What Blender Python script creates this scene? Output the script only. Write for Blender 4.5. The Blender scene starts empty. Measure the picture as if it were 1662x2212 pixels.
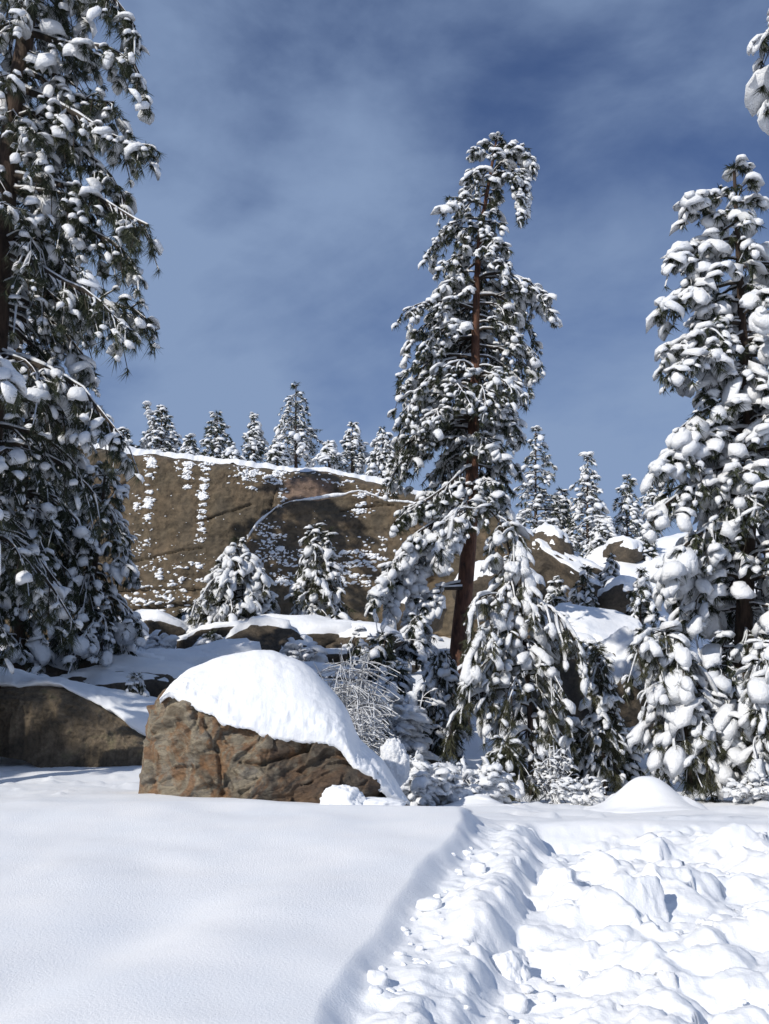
import bpy, math, random
import numpy as np
from mathutils import Vector
R = math.radians
sc = bpy.context.scene
COL = sc.collection

# ------------------------------------------------------------------ camera
F = 2170.0; CX, CY = 831.0, 1106.0; PITCH = R(13.6); EYE = 1.6      # photo measured on a 1662 x 2212 grid
cam = bpy.data.cameras.new('camera'); camo = bpy.data.objects.new('camera', cam); COL.objects.link(camo)
camo.location = (0, 0, EYE); camo.rotation_euler = (R(90) + PITCH, 0, 0)
cam.sensor_fit = 'VERTICAL'; cam.angle_y = 2 * math.atan(CY / F); cam.clip_end = 2000; cam.clip_start = .05
sc.camera = camo

# ------------------------------------------------------------------ sky, sun, exposure
SUN_EL, SUN_H = R(30), (-.68, -.733)                    # horizontal direction towards the sun
az = math.atan2(SUN_H[0], SUN_H[1])                     # clockwise from +Y
w = bpy.data.worlds.new('World'); sc.world = w; w.use_nodes = True
nt = w.node_tree; N = nt.nodes; L = nt.links; N.clear()
def nd(tree, t, **k):
    n = tree.nodes.new(t)
    for a, b in k.items():
        if a.startswith('i_'):
            key = a[2:]; key = int(key) if key.isdigit() else key.replace('_', ' ')
            n.inputs[key].default_value = b
        else: setattr(n, a, b)
    return n
sky = nd(nt, 'ShaderNodeTexSky', sky_type='NISHITA', sun_disc=False, sun_elevation=SUN_EL, sun_rotation=az,
         altitude=1600, air_density=1.0, dust_density=.3, ozone_density=2.0)
tc = nd(nt, 'ShaderNodeTexCoord')
mp = nd(nt, 'ShaderNodeMapping'); mp.inputs['Scale'].default_value = (1.0, 1.0, 1.9); mp.inputs['Location'].default_value = (5.75, 1.4, .35)
mp.inputs['Rotation'].default_value = (0, R(-22), 0)
n1 = nd(nt, 'ShaderNodeTexNoise', i_Scale=1.7, i_Detail=8.0, i_Roughness=.52, i_Distortion=.55)
n2 = nd(nt, 'ShaderNodeTexNoise', i_Scale=5.0, i_Detail=8.0, i_Roughness=.55, i_Distortion=.3)
mixn = nd(nt, 'ShaderNodeMix', data_type='FLOAT'); mixn.inputs['Factor'].default_value = .3
cr = nd(nt, 'ShaderNodeValToRGB'); cr.color_ramp.elements[0].position = .33; cr.color_ramp.elements[1].position = .64
cr.color_ramp.interpolation = 'EASE'
mulm = nd(nt, 'ShaderNodeMath', operation='MULTIPLY', i_1=.85)
mixc = nd(nt, 'ShaderNodeMix', data_type='RGBA'); mixc.inputs['B'].default_value = (2.75, 3.8, 5.85, 1)
hs = nd(nt, 'ShaderNodeHueSaturation', i_Saturation=1.22, i_Value=.9, i_Hue=.515)
bg = nd(nt, 'ShaderNodeBackground', i_Strength=.1); wo = nd(nt, 'ShaderNodeOutputWorld')
L.new(tc.outputs['Generated'], mp.inputs['Vector']); L.new(mp.outputs[0], n1.inputs['Vector']); L.new(mp.outputs[0], n2.inputs['Vector'])
L.new(n1.outputs['Fac'], mixn.inputs['A']); L.new(n2.outputs['Fac'], mixn.inputs['B']); L.new(mixn.outputs['Result'], cr.inputs[0])
L.new(cr.outputs[0], mulm.inputs[0])
sxyz = nd(nt, 'ShaderNodeSeparateXYZ'); L.new(tc.outputs['Generated'], sxyz.inputs[0])          # the thin veil thickens towards the horizon
inv = nd(nt, 'ShaderNodeMath', operation='SUBTRACT', i_0=1.0, use_clamp=True); L.new(sxyz.outputs['Z'], inv.inputs[1])
pw = nd(nt, 'ShaderNodeMath', operation='POWER', i_1=2.6); L.new(inv.outputs[0], pw.inputs[0])
veil = nd(nt, 'ShaderNodeMath', operation='MULTIPLY_ADD', i_1=.85, use_clamp=True); L.new(pw.outputs[0], veil.inputs[0]); L.new(mulm.outputs[0], veil.inputs[2])
vcl = nd(nt, 'ShaderNodeMath', operation='MINIMUM', i_1=.92); L.new(veil.outputs[0], vcl.inputs[0]); L.new(vcl.outputs[0], mixc.inputs['Factor']); L.new(sky.outputs[0], hs.inputs['Color'])
L.new(hs.outputs[0], mixc.inputs['A']); L.new(mixc.outputs['Result'], bg.inputs['Color']); L.new(bg.outputs[0], wo.inputs[0])
sun = bpy.data.lights.new('sun', 'SUN'); sun.energy = 4.3; sun.angle = R(.53); sun.color = (1, .95, .87)
suno = bpy.data.objects.new('sun', sun); COL.objects.link(suno); suno.location = (-30, -30, 30)
tosun = Vector((SUN_H[0] * math.cos(SUN_EL), SUN_H[1] * math.cos(SUN_EL), math.sin(SUN_EL)))
suno.rotation_euler = tosun.to_track_quat('Z', 'Y').to_euler()
sc.view_settings.view_transform = 'Standard'; sc.view_settings.look = 'None'
sc.view_settings.exposure = -.12; sc.view_settings.gamma = 1; sc.view_settings.use_curve_mapping = False
sc.render.engine = 'CYCLES'

# ------------------------------------------------------------------ helpers
def P(px, py, Y):
    """photo grid point -> world point at distance Y in front of the camera"""
    px = np.asarray(px, float); py = np.asarray(py, float); Y = np.asarray(Y, float)
    a = (px - CX) / F; b = (CY - py) / F
    dy = math.cos(PITCH) - b * math.sin(PITCH); dz = math.sin(PITCH) + b * math.cos(PITCH)
    return np.stack(np.broadcast_arrays(a / dy * Y, Y, EYE + dz / dy * Y), -1)
def zd(py, Y): return float(P(CX, py, Y)[2])
def sstep(a, b, x):
    t = np.clip((x - a) / (b - a), 0, 1); return t * t * (3 - 2 * t)
def hash3(i, j, k, s):
    n = (i.astype(np.int64) * 374761393 + j.astype(np.int64) * 668265263 + k.astype(np.int64) * 1274126177 + s * 974711) & 0xffffffff
    n = ((n ^ (n >> 13)) * 1274126177) & 0xffffffff
    n = ((n ^ (n >> 16)) * 2246822519) & 0xffffffff
    return ((n ^ (n >> 15)) & 0xffffff) / float(0xffffff)
def vnoise(p, s=0):
    i = np.floor(p).astype(np.int64); f = p - i; f = f * f * f * (f * (f * 6 - 15) + 10)
    o = 0
    for dx in (0, 1):
        for dy in (0, 1):
            for dz in (0, 1):
                wgt = (f[..., 0] if dx else 1 - f[..., 0]) * (f[..., 1] if dy else 1 - f[..., 1]) * (f[..., 2] if dz else 1 - f[..., 2])
                o = o + wgt * hash3(i[..., 0] + dx, i[..., 1] + dy, i[..., 2] + dz, s)
    return o * 2 - 1
def fbm(p, sc_=1.0, oct=4, s=0, gain=.5, ridged=False):
    p = np.asarray(p, float) * sc_; a = 1.0; o = 0; tot = 0
    for k in range(oct):
        v = vnoise(p, s + 17 * k)
        if ridged: v = 1 - 2 * np.abs(v)
        o = o + a * v; tot += a; a *= gain; p = p * 2.03 + 11.3
    return o / tot
def xyz(x, y, z=0): return np.stack(np.broadcast_arrays(np.asarray(x, float), np.asarray(y, float), np.asarray(z, float)), -1)

MATS = {}
def link_obj(name, me, mat=None, parent=None):
    o = bpy.data.objects.new(name, me); COL.objects.link(o)
    if mat is not None: me.materials.append(mat)
    if parent is not None: o.parent = parent
    return o
def mesh(name, V, Fs, smooth=True):
    """V (n,3); Fs list of (m,3)/(m,4) index arrays"""
    V = np.asarray(V, np.float32); Fs = [np.asarray(f, np.int32) for f in Fs if len(f)]
    me = bpy.data.meshes.new(name)
    me.vertices.add(len(V)); me.vertices.foreach_set('co', V.ravel())
    idx = np.concatenate([f.ravel() for f in Fs]); sizes = np.concatenate([np.full(len(f), f.shape[1], np.int32) for f in Fs])
    me.loops.add(len(idx)); me.loops.foreach_set('vertex_index', idx)
    me.polygons.add(len(sizes)); st = np.concatenate([[0], np.cumsum(sizes)[:-1]]).astype(np.int32)
    me.polygons.foreach_set('loop_start', st)
    me.polygons.foreach_set('use_smooth', np.full(len(sizes), smooth, bool))
    me.update(calc_edges=True); me.validate()
    return me
class Geo:
    def __init__(s): s.V = []; s.F = {3: [], 4: []}; s.n = 0
    def add(s, V, *Fs):
        V = np.asarray(V, float).reshape(-1, 3)
        for f in Fs:
            if len(f): s.F[f.shape[1]].append(np.asarray(f) + s.n)
        s.V.append(V); s.n += len(V)
    def mesh(s, name, smooth=True):
        return mesh(name, np.concatenate(s.V), [np.concatenate(a) for a in s.F.values() if a], smooth)
    def obj(s, name, mat, parent=None, smooth=True, kind=None):
        if not s.n: return None
        o = link_obj(name, s.mesh(name, smooth), mat, parent)
        if kind: o['kind'] = kind
        return o
def tag(o, label, cat, group=None):
    o['label'] = label; o['category'] = cat
    if group: o['group'] = group
    return o
def thing(name, label, cat, loc, group=None):
    o = bpy.data.objects.new(name, None); COL.objects.link(o); o.location = loc; o.empty_display_size = .2
    return tag(o, label, cat, group)
def localise(o, parent):          # part meshes are in world coordinates: shift them to the thing's base
    v = np.empty(len(o.data.vertices) * 3, np.float32); o.data.vertices.foreach_get('co', v)
    v = v.reshape(-1, 3) - np.array(parent.location, np.float32); o.data.vertices.foreach_set('co', v.ravel()); o.data.update()
def tubes(pts, rad, sides=5, caps=True):
    """batch of B polylines (B,n,3) with radii (B,n) -> V, quads, tris"""
    pts = np.asarray(pts, float); rad = np.asarray(rad, float); B, n, _ = pts.shape
    t = np.gradient(pts, axis=1); t /= np.linalg.norm(t, axis=2, keepdims=True) + 1e-9
    ref = np.where(np.abs(t[..., 2:3]) > .95, np.array([1., 0, 0]), np.array([0, 0, 1.]))
    u = np.cross(t, ref); u /= np.linalg.norm(u, axis=2, keepdims=True) + 1e-9; v = np.cross(u, t)
    a = np.arange(sides) * 2 * math.pi / sides
    V = pts[:, :, None] + rad[:, :, None, None] * (u[:, :, None] * np.cos(a)[:, None] + v[:, :, None] * np.sin(a)[:, None])
    b, i, j = np.meshgrid(np.arange(B), np.arange(n - 1), np.arange(sides), indexing='ij'); j2 = (j + 1) % sides
    q = np.stack([(b * n + i) * sides + j, (b * n + i) * sides + j2, (b * n + i + 1) * sides + j2, (b * n + i + 1) * sides + j], -1).reshape(-1, 4)
    Fs = [q[:, ::-1]]
    if caps:
        bb = np.arange(B)[:, None] * n * sides; k = np.arange(1, sides - 1)[None]
        e = (n - 1) * sides
        Fs.append(np.concatenate([np.stack(np.broadcast_arrays(bb, bb + k, bb + k + 1), -1).reshape(-1, 3),
                                  np.stack(np.broadcast_arrays(bb + e, bb + e + k + 1, bb + e + k), -1).reshape(-1, 3)])[:, ::-1])
    return (V.reshape(-1, 3), *Fs)
import bmesh
def ico(sub):
    bm = bmesh.new(); bmesh.ops.create_icosphere(bm, subdivisions=sub, radius=1)
    V = np.array([v.co[:] for v in bm.verts]); Fc = np.array([[v.index for v in f.verts] for f in bm.faces]); bm.free(); return V, Fc
ICO = {k: ico(k) for k in (1, 2, 3, 4, 5)}
def stamp(geo, tmplV, tmplF, pos, fwd, scale, up=None):
    """place copies of a template (x = forward, z = up) at pos (n,3) along fwd (n,3), scale (n,) or (n,3)"""
    n = len(pos)
    if not n: return
    f = fwd / (np.linalg.norm(fwd, axis=1, keepdims=True) + 1e-9)
    if up is None: up = np.tile([0, 0, 1.], (n, 1))
    s = np.cross(up, f); sn = np.linalg.norm(s, axis=1, keepdims=True)
    s = np.where(sn < 1e-3, np.array([0, 1., 0]), s / (sn + 1e-9)); u = np.cross(f, s)
    scale = np.asarray(scale, float)
    if scale.ndim == 1: scale = np.repeat(scale[:, None], 3, 1)
    T = tmplV[None] * scale[:, None]
    W = T[..., 0:1] * f[:, None] + T[..., 1:2] * s[:, None] + T[..., 2:3] * u[:, None] + pos[:, None]
    Fx = tmplF[None] + (np.arange(n) * len(tmplV))[:, None, None]
    geo.add(W.reshape(-1, 3), Fx.reshape(-1, tmplF.shape[1]))

# ------------------------------------------------------------------ materials
def newmat(name):
    m = bpy.data.materials.new(name); m.use_nodes = True; t = m.node_tree
    b = t.nodes['Principled BSDF']; return m, t, b
def ramp(t, pairs, interp='LINEAR'):
    r = t.nodes.new('ShaderNodeValToRGB'); r.color_ramp.interpolation = interp
    e = r.color_ramp.elements
    while len(e) < len(pairs): e.new(.5)
    for k, (p_, c) in enumerate(pairs):
        e[k].position = p_; e[k].color = (*c, 1) if len(c) == 3 else c
    return r
def bump(t, b, src, strength, dist, normal=None):
    n = t.nodes.new('ShaderNodeBump'); n.inputs['Strength'].default_value = strength; n.inputs['Distance'].default_value = dist
    t.links.new(src, n.inputs['Height'])
    if normal is not None: t.links.new(normal, n.inputs['Normal'])
    t.links.new(n.outputs[0], b.inputs['Normal']); return n
def coords(t, scale=(1, 1, 1), rot=(0, 0, 0), src='Object'):
    c = t.nodes.new('ShaderNodeTexCoord'); m = t.nodes.new('ShaderNodeMapping')
    m.inputs['Scale'].default_value = scale; m.inputs['Rotation'].default_value = rot
    t.links.new(c.outputs[src], m.inputs['Vector']); return m.outputs[0]
def noise(t, v, scale, detail=4, rough=.55, dist=0):
    n = t.nodes.new('ShaderNodeTexNoise'); n.inputs['Scale'].default_value = scale; n.inputs['Detail'].default_value = detail
    n.inputs['Roughness'].default_value = rough; n.inputs['Distortion'].default_value = dist; t.links.new(v, n.inputs['Vector']); return n.outputs['Fac']
def mixcol(t, f, a, b, blend='MIX'):
    m = t.nodes.new('ShaderNodeMix'); m.data_type = 'RGBA'; m.blend_type = blend
    for s, k in ((f, 'Factor'), (a, 'A'), (b, 'B')):
        if hasattr(s, 'is_linked'): t.links.new(s, m.inputs[k])
        elif k == 'Factor': m.inputs[k].default_value = s
        else: m.inputs[k].default_value = (*s, 1)
    return m.outputs['Result']
def math_(t, op, a, b=None):
    m = t.nodes.new('ShaderNodeMath'); m.operation = op
    for k, s in enumerate((a, b)):
        if s is None: continue
        if hasattr(s, 'is_linked'): t.links.new(s, m.inputs[k])
        else: m.inputs[k].default_value = s
    return m.outputs[0]

def mat_snow(name, grain, bstr, bdist, sparkle=False, sss=0.0, tone=1.0):
    m, t, b = newmat(name)
    v = coords(t)
    c = ramp(t, [(.3, (.84 * tone, .865 * tone, .90 * tone)), (.7, (.90 * tone, .905 * tone, .915 * tone))]); t.links.new(noise(t, v, 1.7, 4), c.inputs[0])
    t.links.new(c.outputs[0], b.inputs['Base Color']); b.inputs['Roughness'].default_value = .75
    b.inputs['Specular IOR Level'].default_value = .25
    if sss:
        b.inputs['Subsurface Weight'].default_value = sss; b.inputs['Subsurface Radius'].default_value = (.02, .03, .05); b.inputs['Subsurface Scale'].default_value = 1.0
    bump(t, b, noise(t, v, grain, 4, .7), bstr, bdist)
    if sparkle:
        vo = t.nodes.new('ShaderNodeTexVoronoi'); vo.inputs['Scale'].default_value = 34; t.links.new(v, vo.inputs['Vector'])
        sep = t.nodes.new('ShaderNodeSeparateColor'); t.links.new(vo.outputs['Color'], sep.inputs[0])
        pick = math_(t, 'GREATER_THAN', sep.outputs[0], .93); near = math_(t, 'LESS_THAN', vo.outputs['Distance'], .10)
        f = math_(t, 'MULTIPLY', pick, near)
        # a few large crystals lie tilted and mirror the sun
        sub = t.nodes.new('ShaderNodeVectorMath'); sub.operation = 'SUBTRACT'; sub.inputs[1].default_value = (.5, .5, -.1); t.links.new(vo.outputs['Color'], sub.inputs[0])
        nrm = t.nodes.new('ShaderNodeVectorMath'); nrm.operation = 'NORMALIZE'; t.links.new(sub.outputs[0], nrm.inputs[0])
        g = t.nodes.new('ShaderNodeBsdfGlossy'); g.inputs['Roughness'].default_value = .2; g.inputs['Color'].default_value = (1, 1, 1, 1)
        t.links.new(nrm.outputs[0], g.inputs['Normal'])
        t.links.new(math_(t, 'MULTIPLY', f, .6), g.inputs['Color']); mx = t.nodes.new('ShaderNodeAddShader'); t.links.new(b.outputs[0], mx.inputs[0]); t.links.new(g.outputs[0], mx.inputs[1])
        t.links.new(mx.outputs[0], t.nodes['Material Output'].inputs['Surface'])
    return m
SNOW_G = mat_snow('snow_ground', 75, .5, .011, True)
SNOW_B = mat_snow('snow_cap', 60, .5, .012, True)
SNOW_T = mat_snow('snow_on_trees', 22, .75, .045, tone=.93)
SNOW_R = mat_snow('snow_on_rocks', 9, .5, .05)
def mat_bark(name, c0, c1, c2):
    m, t, b = newmat(name); v = coords(t, (1, 1, .28))
    n = noise(t, v, 9, 6, .6, .6); c = ramp(t, [(.3, c0), (.5, c1), (.72, c2)]); t.links.new(n, c.inputs[0])
    t.links.new(c.outputs[0], b.inputs['Base Color']); b.inputs['Roughness'].default_value = .9; bump(t, b, n, .9, .06); return m
BARK_RED = mat_bark('bark_red', (.02, .012, .009), (.095, .042, .025), (.17, .08, .047))
BARK = mat_bark('bark_brown', (.014, .010, .008), (.05, .032, .022), (.10, .065, .045))
TWIG = mat_bark('twig_bark', (.012, .009, .007), (.032, .023, .016), (.06, .044, .03))
def mat_needles(name, a, b_):
    m, t, b = newmat(name); v = coords(t); c = ramp(t, [(.3, a), (.7, b_)]); t.links.new(noise(t, v, 2.3, 3), c.inputs[0])
    t.links.new(c.outputs[0], b.inputs['Base Color']); b.inputs['Roughness'].default_value = .55; b.inputs['Specular IOR Level'].default_value = .3; return m
NEEDLE = mat_needles('pine_needles', (.026, .034, .019), (.056, .064, .034))
NEEDLE2 = mat_needles('fir_needles', (.034, .040, .022), (.080, .078, .042))
FROST = mat_needles('frosted_twigs', (.07, .065, .065), (.17, .165, .17))
def mat_cliff():
    m, t, b = newmat('cliff_rock'); v = coords(t)
    n1_ = noise(t, v, .55, 6, .6, .5); n2 = noise(t, v, 3.5, 8, .68, .3); n3 = noise(t, coords(t, (1, 1, .25)), 1.1, 5, .6)
    c = ramp(t, [(.28, (.075, .06, .04)), (.45, (.125, .097, .062)), (.6, (.155, .113, .07)), (.75, (.21, .135, .08))]); t.links.new(n1_, c.inputs[0])
    c2 = ramp(t, [(.34, (.28, .27, .26)), (.60, (1.12, 1.12, 1.12))]); t.links.new(n2, c2.inputs[0])
    o = mixcol(t, .85, c.outputs[0], c2.outputs[0], 'MULTIPLY')
    c3 = ramp(t, [(.42, (0, 0, 0)), (.62, (1, 1, 1))]); t.links.new(n3, c3.inputs[0])
    o = mixcol(t, math_(t, 'MULTIPLY', c3.outputs[0], .35), o, (.10, .085, .065))
    # the paler pinkish panel where the outer crust has come off
    sx = t.nodes.new('ShaderNodeSeparateXYZ'); t.links.new(v, sx.inputs[0])
    lo = P(612, 1078, 40.8); hi = P(718, 1030, 40.8)
    wob = math_(t, 'MULTIPLY', math_(t, 'SUBTRACT', noise(t, v, 2.4, 4), .5), .5)
    def inside(sock, a, bb):
        s = math_(t, 'ADD', sock, wob); mid = (a + bb) / 2; hw = (bb - a) / 2
        d = math_(t, 'ABSOLUTE', math_(t, 'SUBTRACT', s, float(mid))); mr = t.nodes.new('ShaderNodeMapRange')
        mr.inputs['From Min'].default_value = float(hw + .1); mr.inputs['From Max'].default_value = float(hw - .1); t.links.new(d, mr.inputs['Value']); return mr.outputs[0]
    f = math_(t, 'MULTIPLY', inside(sx.outputs['X'], lo[0], hi[0]), inside(sx.outputs['Z'], lo[2], hi[2]))
    pink = ramp(t, [(.35, (.12, .08, .055)), (.5, (.24, .165, .125)), (.7, (.29, .19, .145))]); t.links.new(noise(t, v, 6, 6, .7, 1.2), pink.inputs[0])
    o = mixcol(t, math_(t, 'MULTIPLY', f, .75), o, pink.outputs[0])
    t.links.new(o, b.inputs['Base Color']); b.inputs['Roughness'].default_value = .92
    bump(t, b, n2, .8, .12); return m
CLIFF = mat_cliff()
def mat_rock(name, cols, sc_=1.6):
    m, t, b = newmat(name); v = coords(t); n = noise(t, v, sc_, 7, .62, .8); c = ramp(t, cols); t.links.new(n, c.inputs[0])
    n2 = noise(t, v, sc_ * 7, 6, .7); c2 = ramp(t, [(.3, (.35, .35, .35)), (.6, (1.05, 1.05, 1.05))]); t.links.new(n2, c2.inputs[0])
    t.links.new(mixcol(t, .8, c.outputs[0], c2.outputs[0], 'MULTIPLY'), b.inputs['Base Color']); b.inputs['Roughness'].default_value = .9
    bump(t, b, n2, .9, .06); return m
ROCK = mat_rock('dark_rock', [(.3, (.05, .042, .032)), (.5, (.10, .08, .058)), (.7, (.15, .115, .08))])
ROCK_L = mat_rock('lichen_rock', [(.28, (.05, .042, .03)), (.45, (.13, .10, .065)), (.58, (.20, .155, .105)), (.72, (.17, .16, .08))], 2.6)
def mat_boulder():
    m, t, b = newmat('boulder_rock')
    v = coords(t, (1, 1, 1.9), (0, R(24), 0))
    c = ramp(t, [(.30, (.075, .056, .038)), (.42, (.16, .13, .09)), (.52, (.275, .235, .17)), (.60, (.17, .15, .12)), (.72, (.29, .25, .19))]); t.links.new(noise(t, v, 2.6, 9, .66, 1.1), c.inputs[0])
    rust = ramp(t, [(.47, (0, 0, 0)), (.57, (1, 1, 1))]); t.links.new(noise(t, coords(t, (1.2, 1, 1), (0, R(-20), 0)), 2.9, 7, .66, 1.6), rust.inputs[0])
    rc = ramp(t, [(.35, (.13, .055, .02)), (.6, (.26, .125, .045))]); t.links.new(noise(t, v, 7, 5, .6), rc.inputs[0])
    o = mixcol(t, math_(t, 'MULTIPLY', rust.outputs[0], .68), c.outputs[0], rc.outputs[0])
    # dark varnish in patches, with the right-hand side's shade put into the colour
    sx = t.nodes.new('ShaderNodeSeparateXYZ'); t.links.new(coords(t), sx.inputs[0])
    bias = math_(t, 'MULTIPLY', math_(t, 'ADD', sx.outputs['X'], .1), .16)
    dk = ramp(t, [(.52, (0, 0, 0)), (.62, (1, 1, 1))]); t.links.new(math_(t, 'ADD', noise(t, coords(t, (1, 1, .8)), 2.1, 7, .65, .7), bias), dk.inputs[0])
    o = mixcol(t, math_(t, 'MULTIPLY', dk.outputs[0], .72), o, (.062, .043, .030))
    n2 = noise(t, coords(t, (1, 1, 2.2), (0, R(20), 0)), 17, 9, .72, .8); c2 = ramp(t, [(.33, (.40, .38, .36)), (.55, (1.08, 1.08, 1.08))]); t.links.new(n2, c2.inputs[0])
    o = mixcol(t, .8, o, c2.outputs[0], 'MULTIPLY')
    t.links.new(o, b.inputs['Base Color']); b.inputs['Roughness'].default_value = .62; b.inputs['Specular IOR Level'].default_value = .4
    bump(t, b, n2, .9, .03); return m
BOULDER = mat_boulder()

# ------------------------------------------------------------------ ground
def edge_x(y): return np.interp(y, [3.0, 4.0, 5.2, 6.6, 8.0, 8.6], [-.42, -.24, .0, .32, .60, .70])
rngB = np.random.default_rng(5)
def scatter_cells(n):
    by = rngB.uniform(3.0, 9.0, n); bx = edge_x(by) - .1 + rngB.uniform(0, 4.2, n); return np.stack([bx, by], -1)
LUMPS = [(c[0] + .15, c[1], r_, r_ * rngB.uniform(.25, .55), rngB.uniform(.75, 1.35), rngB.uniform(0, 3.1)) for c, r_ in zip(scatter_cells(520), rngB.choice([.05, .08, .13, .2], 520, p=[.4, .32, .2, .08]) * rngB.uniform(.8, 1.2, 520))]
CELLS = [(scatter_cells(110), .062, .24, .14), (scatter_cells(420), .018, .24, .06)]
CELLS = [(c, rngB.uniform(-1, 1, len(c)) * h, rngB.uniform(-t_, t_, (len(c), 2)), h, sw) for c, h, t_, sw in CELLS]
from mathutils.kdtree import KDTree
def cell_height(x, y):
    """broken crust: blocks that each lie at their own height and tilt"""
    out = np.zeros(len(x)); wx = x + .10 * fbm(xyz(x, y), 2.6, 4, 61, .6); wy = y + .10 * fbm(xyz(x, y), 2.6, 4, 62, .6)
    for cen, of, gr, h, sw in CELLS:
        kd = KDTree(len(cen))
        for i, c in enumerate(cen): kd.insert((c[0], c[1], 0), i)
        kd.balance(); i1 = np.empty(len(x), int); i2 = np.empty(len(x), int); dd = np.empty(len(x))
        for k in range(len(x)):
            r = kd.find_n((wx[k], wy[k], 0), 2); i1[k] = r[0][1]; i2[k] = r[1][1]; dd[k] = r[1][2] - r[0][2]
        def val(i): return np.clip(of[i] + gr[i, 0] * (wx - cen[i, 0]) + gr[i, 1] * (wy - cen[i, 1]), -1.5 * h, 1.5 * h)
        w_ = .5 + .5 * sstep(0, sw, dd); out += val(i1) * w_ + val(i2) * (1 - w_)
    best = np.zeros(len(x)); rx = x + .05 * fbm(xyz(x, y), 7, 4, 63, .6); ry = y + .05 * fbm(xyz(x, y), 7, 4, 64, .6)
    for bx, by, r, h, asp, an in LUMPS:
        m = (np.abs(x - bx) < 2 * r) & (np.abs(y - by) < 2 * r)
        if m.any():
            dx, dy = rx[m] - bx, ry[m] - by; c, s_ = math.cos(an), math.sin(an)
            rr = np.hypot((dx * c + dy * s_) / (r * asp), (dy * c - dx * s_) / (r / asp)); best[m] = np.maximum(best[m], h * np.clip(1 - rr ** 2.5, 0, None) ** .6)
    out += best + .008 * fbm(xyz(x, y), 22, 3, 65, .6)
    return out
def ground_base(x, y):
    x = np.asarray(x, float); y = np.asarray(y, float)
    ramp_ = np.interp(y, [-50, 0, 2.5, 4, 5.2, 6.6, 7.8, 8.5, 9.2, 10.5], [.0, .15, .42, .648, .80, .985, 1.145, 1.225, 1.245, 1.245])
    rightf = sstep(.55, 1.1, x - 0 * y)
    field_l = np.interp(y, [9, 11, 14, 18, 24, 30, 38, 41, 60, 400], [1.245, 1.26, 1.50, 2.2, 3.9, 4.9, 5.7, 6, 6, 6])
    field_r = np.interp(y, [8, 10, 18, 22, 26, 30, 36, 41, 60, 400], [1.05, 1.0, .95, 1.1, 1.6, 3.6, 5.2, 6.2, 6.5, 6.5])
    lf = 1 - sstep(-2.2, .4, x - .03 * (y - 9))
    field = field_l * lf + field_r * (1 - lf)
    z = np.where(y < 8.9, ramp_, ramp_)
    crest = sstep(8.4, 10.2, y)
    z = z * (1 - crest) + field * crest
    z = z - rightf * .16 * sstep(6.5, 8.2, y) * (1 - sstep(8.6, 10, y))
    # hill behind the cliff line
    up = sstep(41.5, 45.5, y); plateau = np.interp(x, [-60, -14, -9, -3, 2, 6, 10, 20, 60], [15.2, 14.9, 14.3, 13.9, 12.9, 10.9, 10.6, 12.5, 15])
    plateau = plateau + .03 * (np.minimum(y, 70) - 45)
    rise_r = sstep(31, 44, y) * sstep(6.5, 9.5, x)
    up = np.maximum(up, rise_r)
    return z * (1 - up) + plateau * up
def ground_z(x, y, full=True):
    x = np.asarray(x, float); y = np.asarray(y, float)
    z = ground_base(x, y)
    p = xyz(x, y)
    soft = fbm(p, .55, 3, 3)
    z = z + .045 * soft * sstep(3, 5, y) + .02 * fbm(p, 1.6, 2, 9)
    # soft furrow in the untouched bank
    d = (x + 1.25) - .42 * (y - 5.0)
    z = z - .05 * np.exp(-(d / .3) ** 2) * sstep(6.6, 5.2, y) + .03 * np.exp(-((d - .45) / .35) ** 2) * sstep(6.6, 5.2, y)
    far = sstep(13, 18, y)
    z = z + far * (.12 * fbm(p, .45, 4, 21) + .12 * fbm(p, 1.3, 3, 5))
    # ripples and old tracks on the flat beyond the bank
    mid = sstep(8.9, 9.6, y) * (1 - sstep(13, 16, y))
    z = z + mid * (.035 * fbm(xyz(x * .7, y * 2.0), 1.3, 4, 31)) + mid * .05 * sstep(.25, .6, fbm(xyz(x * 1.2, y * 2.5), 1.6, 3, 44)) * sstep(1.0, 2.0, np.abs(x + .3))
    # churned, shovelled part right of the edge
    e = edge_x(y); q = x - e + .07 * fbm(p, 1.1, 2, 8) + .04 * fbm(p, 2.4, 2, 7)
    inz = (1 - sstep(8.5, 9.2, y)) * sstep(1.5, 3.0, y)
    step = sstep(-.03, .12, q)
    ch = -.085 * step
    ch = ch + (.06 + .05 * fbm(p, 1.8, 3, 27)) * np.exp(-((q - .40 - .08 * fbm(p, .9, 2, 28)) / .11) ** 2) * sstep(4.6, 5.6, y)        # ridge left between the two cuts
    ch = ch - .11 * sstep(.48, .62, q) * (1 - .65 * sstep(.9, 1.7, q))
    ch = ch + .13 * sstep(1.0, 2.2, q) * fbm(p, 1.0, 3, 77)
    rg_ = sstep(-.03, .2, q); ch = ch + rg_ * (.07 * fbm(p, 1.9, 4, 12, .5) + .016 * fbm(p, 8, 4, 14, .6) + .05 * np.exp(-((q - .22) / .1) ** 2) * fbm(p, 5, 3, 29))
    if full:
        near = (y > 2.8) & (y < 9.3) & (q > -.02) & (np.abs(x) < 4.4)
        if near.any():
            add = np.zeros_like(z); add[near] = cell_height(x[near], y[near]); ch = ch + sstep(.12, .45, q) * add * (.55 + .45 * sstep(.4, 1.2, q))
    return z + inz * ch
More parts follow.
